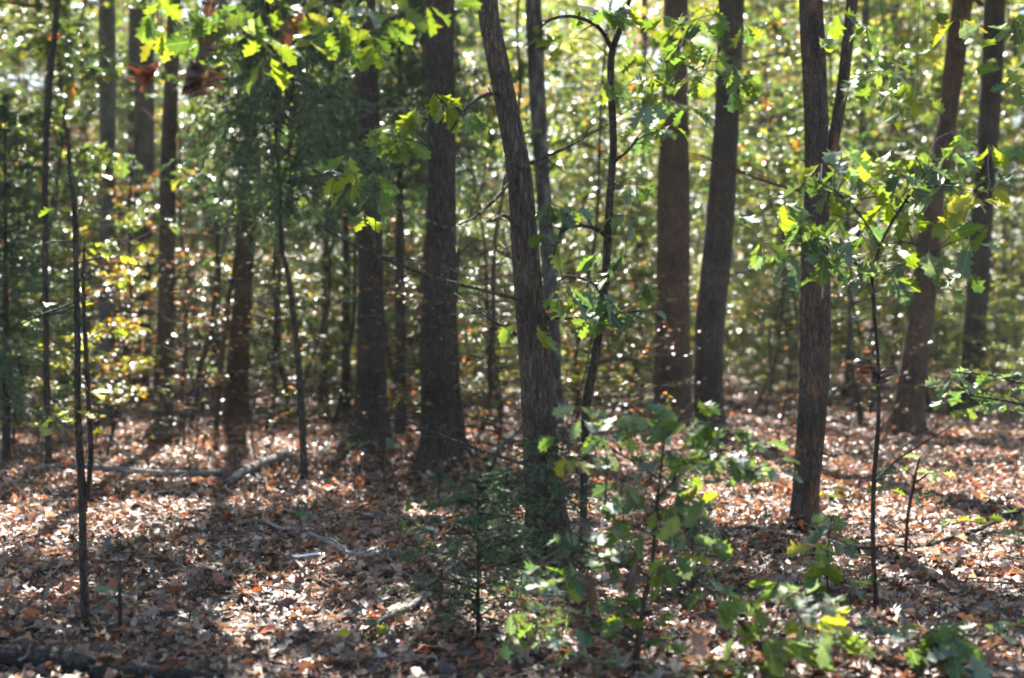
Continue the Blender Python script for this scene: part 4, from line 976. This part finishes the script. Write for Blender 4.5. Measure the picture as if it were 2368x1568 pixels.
for (u, Yd, v_, s_, lab) in [(1440, 23, 0, 1, 'broad leaved young oak just left of the stout reddish brown trunk'), (1762, 23, 1, 1.1, 'broad leaved young oak in the gap right of the bending dark trunk'), (2050, 22, 0, 1.05, 'broad leaved young oak behind the spray of the slim curving sapling'),
        (1100, 19, 0, 1.1, 'broad leaved young oak between the thick black trunk and the leaning trunk'), (1600, 27, 1, 1.2, 'broad leaved young oak behind the close pair of trunks'), (2190, 25, 0, 1.1, 'broad leaved young oak between the two right hand trunks'),
        (1330, 24, 1, 1.2, 'broad leaved young oak behind the crooked dark sapling'), (1830, 21, 0, 1.1, 'broad leaved young oak behind the forked trunk'), (470, 18, 1, 1.1, 'broad leaved young oak between the slim and the reddish furrowed trunks'), (60, 17, 0, 1, 'broad leaved young oak at the left edge'), (760, 20, 1, 1.2, 'broad leaved young oak behind the cedar stem'), (1960, 24, 1, 1.3, 'broad leaved oak farther back right of the forked trunk')]:
    mid_sapling('broad', v_, u, Yd, lab, s_)

# ------------------------------------------------------------------ cedars
def gen_cedar(seed, H, L, nb, low, per, nl, zdense=1.0, droop=.1):
    rr = np.random.RandomState(seed)
    mb = MB(); seg = []
    for i in range(nb):
        f = (i + rr.rand()) / nb
        h = H * (low + (1 - low) * f); az = rr.rand() * 6.28
        l = L * (1 - f) ** .6 * (.55 + .55 * rr.rand()) + .08
        d = np.array([math.cos(az), math.sin(az), 0]); a = np.array([0, 0, h])
        wv = rr.randn(2) * .13 * l; sd2 = np.array([-d[1], d[0], 0])
        Pb = np.array([a, a + d * l * .35 + sd2 * wv[0] + (0, 0, (.12 + .1 * rr.randn()) * l), a + d * l * .72 + sd2 * wv[1] + (0, 0, (.12 - droop + .1 * rr.randn()) * l), a + d * l + (0, 0, (.15 - 2 * droop) * l)])
        Pq, Rq = resample(Pb, [.006 + .004 * l, .005, .003, .0015], 12)
        mb.tube(Pq, Rq, 4)
        for j in range(per):
            k = rr.randint(1, 12); w = rr.randn(3) * np.array([1, 1, .6]); w = w / np.linalg.norm(w); w = w * .8 + d * .7
            e_ = Pq[k] + w * l * (.10 + .22 * rr.rand()) + (0, 0, -.06 * l)
            seg.append((Pq[k], e_))
        seg.append((Pq[7], Pq[11]))
    a = np.array([s[0] for s in seg]); b_ = np.array([s[1] for s in seg])
    k = rr.randint(0, len(seg), nl); t = rr.rand(nl, 1) ** .8
    dirv = b_[k] - a[k]; dirv /= np.linalg.norm(dirv, axis=1)[:, None] + 1e-6
    pos = a[k] * (1 - t) + b_[k] * t
    dd = dirv + rr.randn(nl, 3) * .42; dd /= np.linalg.norm(dd, axis=1)[:, None]
    side = np.cross(dd, rr.randn(nl, 3)); side /= np.linalg.norm(side, axis=1)[:, None] + 1e-6
    ln = (.035 + .045 * rr.rand(nl))[:, None] * zdense; w = ln * .19
    V = np.stack([pos - side * w, pos + side * w, pos + dd * ln], 1).reshape(-1, 3)
    F = np.arange(nl * 3).reshape(-1, 3)
    C = np.repeat(palette(rr, nl, CEDAR), 3, 0)
    return mb.mesh('cedar_boughs', M['bark_dark']), mesh_from('cedar_foliage', V, F, C, M['needle'])

CE = [gen_cedar(21, 5.6, 1.9, 120, .47, 18, 70000, 1.05, .14), gen_cedar(22, 6.5, 1.9, 120, .12, 14, 90000, 1.0, .05), gen_cedar(23, 1.0, .56, 46, .10, 8, 14000, .46, .05)]
def cedar(var, base, label, trunk_pts, s=1.0, off=(0, 0), foliage_h=None):
    B = G(*base); root = thing('cedar_tree' if var < 2 else 'cedar_seedling', label, 'cedar', B)
    if trunk_pts:
        mb, _, Q, S = trunk_mesh(trunk_pts, 'bark_dark', base, topz=foliage_h, flare=1.1, seed=5)
    else:
        mb = MB(); H = (5.6, 6.5, 1.0)[var] * s
        mb.tube([B - (0, 0, .05), B + (0, 0, H * .5), B + (0, 0, H)], [.012 * H + .003, .007 * H + .002, .003], 8, n=16)
    link('trunk', mb.mesh('trunk', M['bark_dark'], B), root)
    bo, fo = CE[var]
    for nm, me in (('boughs', bo), ('foliage', fo)):
        o = link(nm, me, root, (off[0], off[1], 0)); w_ = s * (.62 if var == 0 else .85 if var == 1 else 1); o.scale = (w_, w_, s); o.rotation_euler = (0, 0, random.random() * 6)
    return root
cedar(0, (705, 1115), 'cedar with a thin bare lower stem and dark boughs filling the upper left centre',
      [(706, 1115, 17), (697, 960, 15), (686, 800, 14), (668, 650, 13), (650, 560, 11), (644, 400, 9)], 1.0, (-.15, 0), 5.3)
cedar(0, (925, 1010), 'dark cedar behind the thick black trunk, boughs hanging at its upper left', None, 1.25)
cedar(1, (15, 1080), 'bushy dark green cedar at the left edge', None, .62)
cedar(1, (150, 930), 'small cedar behind the short dark trunk at left', None, .75)
cedar(0, (800, 960), 'cedar behind the broad flared trunk with loose grey green boughs', None, 1.3)
cedar(2, (1262, 1345), 'feathery cedar seedling in front of the foot of the leaning centre trunk', None, .88)
cedar(2, (1105, 1480), 'thin feathery cedar seedling at bottom centre, left of the bushy oak sapling', None, .80)
cedar(2, (1170, 1300), 'wispy cedar seedling left of the leaning trunk foot, lit from behind', None, .62)
cedar(2, (1600, 1400), 'tiny cedar seedling showing behind the bushy near oak sapling', None, .5)
cedar(2, (1015, 1150), 'little cedar sprig at the foot of the thick black trunk', None, .3)

# ------------------------------------------------------------------ grass tufts
def grass(u, v, n_, sp, label):
    rr = np.random.RandomState(int(u + v)); B = G(u, v)
    root = link('grass_tuft', None) if False else None
    p = rr.randn(n_, 2) * sp
    base = np.column_stack([p, gz(B[0] + p[:, 0], B[1] + p[:, 1]) - B[2] + .02])
    az = rr.rand(n_) * 6.28; ln = .08 + .14 * rr.rand(n_); d = np.column_stack([np.cos(az), np.sin(az), 0 * az])
    s = np.column_stack([-np.sin(az), np.cos(az), 0 * az]) * .003
    m1 = base + d * (ln * .25)[:, None] + np.array([0, 0, 1]) * (ln * .7)[:, None]; tip = base + d * (ln * .8)[:, None] + np.array([0, 0, 1]) * (ln * .95)[:, None]
    V = np.stack([base - s, base + s, m1 + s * .7, m1 - s * .7, tip], 1).reshape(-1, 3)
    k = np.arange(n_)[:, None] * 5
    F = np.vstack([k + [0, 1, 2], k + [0, 2, 3], k + [3, 2, 4]])
    C = np.repeat(palette(rr, n_, [(2, (.06, .09, .025)), (1, (.14, .13, .05))]), 5, 0)
    o = link('grass', mesh_from('grass', V, F, C, M['grass']), None, B)
    o['kind'] = 'stuff'; o['label'] = label; o['category'] = 'grass'
grass(625, 965, 700, .32, 'sunlit tuft of short grass beside the reddish furrowed trunk')
grass(760, 960, 260, .3, 'thin grass behind the cedar stem')
grass(1240, 1485, 110, .08, 'small grass tuft on a sun patch at bottom centre')
grass(1760, 905, 900, .8, 'grass in the sunny gap right of the bending dark trunk')
grass(2210, 930, 700, .6, 'grass between the two right hand trunks')

THIN = [(30, 990, 10, 1.2), (215, 985, 12, -.6), (270, 1010, 9, .5), (450, 985, 11, .9), (470, 960, 9, -.7), (615, 1000, 10, .5), (665, 975, 12, -.4), (780, 985, 10, .8), (925, 1000, 11, -.9), (960, 980, 9, .5), (1110, 1010, 12, .7), (1160, 990, 9, -.8), (1330, 985, 10, .6), (1985, 985, 9, -.5)]
for (u, v, w, ln_) in THIN:
    lu, ln = min(LAND, key=lambda t: abs(t[0] - u))
    B = G(u, v); root = thing('thin_trunk', f'pencil thin twiggy trunk {"left of" if u < lu else "right of"} {ln}' + (' and a bit lower' if u in (270, 470, 665, 960, 1160, 1395) else ''), 'young tree', B)
    r = px(w, B[1]) / 2; b = MB(); ph_ = random.random() * 6
    P_ = [B + np.array([ln_ * (h / 7) + .06 * math.sin(h * 1.7 + ph_) + .03 * math.sin(h * 4.1), .05 * math.sin(h + ph_), h]) for h in (-.1, .5, 1, 1.6, 2.3, 3, 3.8, 4.8, 5.8, 7, 8.5)]
    Pq, Rq = resample(P_, np.linspace(r * 1.15, r * .35, 11), 70); b.tube(Pq, Rq, 8, rough=.15)
    link('trunk', b.mesh('trunk', M['bark_dark'], B), root)
    b = MB()
    for k in range(16):
        i = random.randrange(6, 62); d = np.array([random.uniform(-1, 1), random.uniform(-.8, .8), random.uniform(-.1, .6)]); l = random.uniform(.2, .9)
        e_ = Pq[i] + d * l; b.tube([Pq[i], Pq[i] + d * l * .5 + (0, 0, .04), e_], [.008, .005, .002], 4, n=6)
        for w_ in range(3):
            p0 = Pq[i] + d * l * random.uniform(.4, .95); d2 = d + np.array([random.uniform(-1, 1), random.uniform(-1, 1), random.uniform(-.4, .6)]); b.tube([p0, p0 + d2 * l * .3], [.003, .0012], 3, n=2)
    o = link('twigs', b.mesh('twigs', M['deadwood'], B), root); o['kind'] = 'stuff'

# ------------------------------------------------------------------ far trunks and far woods
FAR = [(75, 868, 20), (205, 858, 20), (450, 858, 20), (640, 866, 18), (700, 850, 14), (900, 862, 22), (960, 850, 14), (1095, 860, 24), (1160, 850, 14), (1325, 856, 20), (1430, 838, 14), (1505, 832, 12), (1700, 836, 14), (1765, 826, 12), (1840, 832, 16), (1930, 830, 14), (2020, 834, 16), (2170, 842, 18), (2215, 830, 12), (2320, 840, 18)]
for (u, v, w) in FAR:
    lu, ln = min(LAND, key=lambda t: abs(t[0] - u))
    side = 'behind' if abs(lu - u) < 12 else ('left of' if u < lu else 'right of')
    B = G(u, v); root = thing('distant_tree', f'thin distant trunk in the bright leaves {side} {ln}', 'tree', B, 'distant trunks in the far woods')
    lean = random.uniform(-.5, .5); r = px(w, B[1]) / 2
    b = MB(); b.tube([B - (0, 0, .1), B + (lean * .3, 0, 4), B + (lean, .2, 9), B + (lean * 1.5, 0, 15)], [r * 1.15, r, r * .8, r * .4], 12, n=24, ridges=5)
    link('trunk', b.mesh('trunk', M['bark_dark'], B), root)
    TREES.append(dict(root=root, B=B, Q=np.array([B, B + (lean * 1.5, 0, 15)]), S=None, bark='bark_dark', topz=14, reg=True, crown=[]))

rr = np.random.RandomState(77)
NB = 2900
yb = 30 + 50 * rr.rand(NB) ** .8
xb = (rr.rand(NB) * 2 - 1) * (.40 * yb + 3)
zb = rr.rand(NB) ** 1.1 * (2.0 + .29 * yb)
yb = np.where((CX + FOC * xb / yb > 1620) & (zb < 3.5), 44 + (yb - 30) * .7, yb)
hole = np.sin(xb * .55 + 1.3 * np.sin(zb * .8)) * np.sin(zb * .9 + xb * .21 + yb * .13) > .35
xb = np.where(hole & (rr.rand(NB) < .75), xb + 2.2, xb)
ub = CX + FOC * xb / yb
per = 105
k = np.repeat(np.arange(NB), per)
rad = (.35 + .75 * rr.rand(NB) + np.where(np.arange(NB) < 650, .7, 0))[k]
nn = NB * per
xb[:650] = (rr.rand(650) * 2 - 1) * 30; yb[:650] = 62 + 22 * rr.rand(650); zb[:650] = rr.rand(650) ** 1.25 * 20; ub = CX + FOC * xb / yb
pos = np.column_stack([xb, yb, zb])[k] + rr.randn(nn, 3) * rad[:, None] * np.array([.6, .6, .34])
pos[:, 2] = np.maximum(pos[:, 2], .05)
palA = np.array([palette(rr, 1, [(3, (.055, .075, .035)), (2, (.09, .11, .035)), (1.2, (.18, .165, .035)), (1.4, (.13, .08, .05))] if ub[j] < 1150 else
                         [(2.2, (.08, .105, .045)), (3, (.125, .145, .045)), (2, (.20, .20, .05)), (.8, (.17, .10, .055))])[0] for j in range(NB)])
C = palA[k] * (.75 + .5 * rr.rand(nn, 1)); 
Rm = rot_mats(rr.rand(nn) * 6.28, rr.randn(nn) * .5, rr.randn(nn) * .5)
V, F, C2 = scatter(far_t, pos, Rm, (.15 + .16 * rr.rand(nn)) * np.where(k < 650, 2.0, 1), C, rr)
nt_ = 60000
kk_ = rr.randint(0, NB, nt_); p0 = np.column_stack([xb, yb, zb])[kk_] + rr.randn(nt_, 3) * .9
dd_ = rr.randn(nt_, 3) * np.array([.8, .8, .7]); dd_ /= np.linalg.norm(dd_, axis=1)[:, None]; l_ = .3 + rr.rand(nt_, 1) * .9
sd_ = np.cross(dd_, rr.randn(nt_, 3)); sd_ /= np.linalg.norm(sd_, axis=1)[:, None]; w_ = .008 + .012 * rr.rand(nt_, 1)
Vt = np.stack([p0 - sd_ * w_, p0 + sd_ * w_, p0 + dd_ * l_], 1).reshape(-1, 3); Vt[:, 2] = np.maximum(Vt[:, 2], .02)
F = np.vstack([F, np.arange(nt_ * 3).reshape(-1, 3) + len(V)]); V = np.vstack([V, Vt]); C2 = np.vstack([C2, np.repeat(palette(rr, nt_, [(1, (.16, .13, .11)), (1, (.07, .055, .05)), (.6, (.28, .25, .22))]), 3, 0)])
fw = link('distant_woods', mesh_from('distant_woods', V, F, C2, M['leaf_far']))
fw['kind'] = 'stuff'; fw['label'] = 'mass of small sunlit green and yellow leaves closing the view behind the trunks'; fw['category'] = 'woodland'

# ------------------------------------------------------------------ canopy overhead: unseen crowns, leaves thinned so the sun lights chosen floor patches
LIT = [(500, 1005, 330, 36), (640, 1050, 130, 36), (470, 1060, 140, 30), (810, 1000, 120, 25), (100, 1235, 150, 40), (330, 1195, 170, 34), (620, 1160, 120, 20), (660, 1395, 105, 42), (700, 1315, 60, 22), (590, 1455, 120, 38),
       (1150, 1035, 80, 50), (930, 1110, 70, 25), (1190, 1215, 75, 26), (960, 1190, 60, 18), (60, 1180, 70, 22), (2060, 1180, 270, 120), (1760, 1010, 150, 130), (1960, 980, 150, 120), (2200, 1010, 180, 70), (2180, 1310, 130, 30),
       (1520, 1385, 70, 28), (1290, 1480, 85, 22), (2300, 1200, 160, 50), (1330, 960, 60, 50), (1440, 940, 60, 50), (300, 1120, 160, 18), (2330, 1540, 80, 20), (900, 1440, 60, 16), (1600, 1180, 60, 25), (1690, 1170, 60, 40)]
rr = np.random.RandomState(5)
NC = 3000
cx_ = (rr.rand(NC) * 2 - 1) * 24; cyy = 9 + 52 * rr.rand(NC); cz = 7.0 + 7 * rr.rand(NC) ** .8
ok = (np.abs(cx_) < .42 * cyy + 7) & (cz > 1.6 + .232 * cyy * 0 + 0)
cx_, cyy, cz = cx_[ok], cyy[ok], cz[ok]
NC = len(cx_); per = 90
k = np.repeat(np.arange(NC), per)
pos = np.column_stack([cx_, cyy, cz])[k] + rr.randn(NC * per, 3) * np.array([.5, .5, .25])
t = pos[:, 2] / SUN[2]
gx, gy = pos[:, 0] - SUN[0] * t, pos[:, 1] - SUN[1] * t
keep = np.full(len(pos), .92)
uu, vv = proj(gx, np.maximum(gy, 1.0), gz(gx, gy))
for (u, v, a, b_) in LIT:
    g_ = G(u, v)
    d = ((gx - g_[0]) / (a * g_[1] / FOC + .13)) ** 2 + ((gy - g_[1]) / (b_ * g_[1] ** 2 / (FOC * CAM_H) + .13)) ** 2
    keep = np.where(d < 1.0, .012, keep)
for (x_, y_, r_, kp) in [(-.5, 3.0, 1.5, .25), (-.1, 5.5, .8, .1), (2.4, 5.3, .9, .4), (1.0, 5.2, .8, .5), (1.0, 7.2, .9, .25), (-4.4, 15.5, 2.6, .04), (-4.8, 18.5, 2.6, .04), (-3.0, 18, 2.2, .06), (-1.6, 17, 1.5, .1), (5.5, 25, 4.5, .02), (3.6, 12.6, 2.2, .012), (-2.0, 14.5, 1.5, .08), (-4.9, 11.6, 1.2, .2), (-2.2, 5.6, .8, .2)]:  # canopy also thinned here so sun reaches leaves and shrubs
    keep = np.where((gx - x_) ** 2 + (gy - y_) ** 2 < r_ * r_, np.minimum(keep, kp), keep)
far = gy > 17
cl_ = np.sin(gx * .42 + 1.7 * np.sin(gy * .21)) * np.sin(gy * .33 + .8 * np.sin(gx * .5) + 1)
keep = np.where(far, np.minimum(keep, np.where(cl_ > np.where(gx > -.5, .5, .15), .95, np.where(gx > -.5, .03, .10))), keep)

sel = (rr.rand(len(pos)) < keep * .9) & (gy > -3)
pos = pos[sel]; ck = k[sel]
regs = [t for t in TREES if t['reg']]
TB = np.array([t['Q'][-1][:2] for t in regs])
clump_tree = np.argmin(((np.column_stack([cx_, cyy])[:, None, :] - TB[None]) ** 2).sum(-1), axis=1)
lt = clump_tree[ck]
CAN = [(3, (.07, .12, .02)), (2, (.11, .14, .02)), (1, (.2, .13, .02))]
big = [leaf_tpl('quad', s) for s in range(4)]
for j, t in enumerate(regs):
    ix = np.where(lt == j)[0]
    if len(ix) < 10: continue
    P_ = pos[ix] - t['B']; n_ = len(ix)
    V, F, C = scatter(big, P_, rot_mats(rr.rand(n_) * 6.28, rr.randn(n_) * .35, rr.randn(n_) * .35), .24 + .16 * rr.rand(n_), palette(rr, n_, CAN), rr)
    link('crown', mesh_from('crown', V, F, C, M['leaf']), t['root'])
    cl = np.unique(ck[ix]); top = t['Q'][-1] - t['B']
    for c in cl[:: max(1, len(cl) // 9)][:9]:
        q = np.array([cx_[c], cyy[c], cz[c]]) - t['B']
        st = np.array([top[0], top[1], max(5.5, min(top[2], q[2] - 1.0))])
        b = MB(); b.tube([st, (st + q) / 2 + (0, 0, .3), q], [.045, .03, .012], 5, n=7)
        link('limb', b.mesh('limb', M[t['bark']]), t['root'])

# ------------------------------------------------------------------ added thin volume that imitates lens veiling glare
hv = np.array([(x, y, z) for z in (-1.2, 27.0) for y in (-8.0, 95.0) for x in (-48.0, 48.0)])
hf = np.array([(0, 2, 3, 1), (4, 5, 7, 6), (0, 1, 5, 4), (2, 6, 7, 3), (0, 4, 6, 2), (1, 3, 7, 5)])
m, n, out = new_mat('thin_veil')
pv = n.nodes.new('ShaderNodeVolumePrincipled'); pv.inputs['Color'].default_value = (.93, .96, 1, 1)
pv.inputs['Density'].default_value = .0005; pv.inputs['Anisotropy'].default_value = .35
n.links.new(pv.outputs[0], out.inputs['Volume'])
hz = link('lens_veil', mesh_from('lens_veil', hv, hf, None, m)); hz['kind'] = 'stuff'; hz['label'] = 'thin pale veil added between the trees to imitate lens glare'; hz['category'] = 'lens_veil'

tri = 0
for me in bpy.data.meshes:
    tri += sum(len(p.vertices) - 2 for p in me.polygons) if len(me.polygons) < 2000 else len(me.loops) - 2 * len(me.polygons)
open('/tmp/stat.txt','w').write(str(tri)) if False else None
print('TRIS', tri, 'OBJS', len(scene.objects), 'canopy', len(pos), 'dup labels', [k for k, v in LABELS.items() if v > 1])
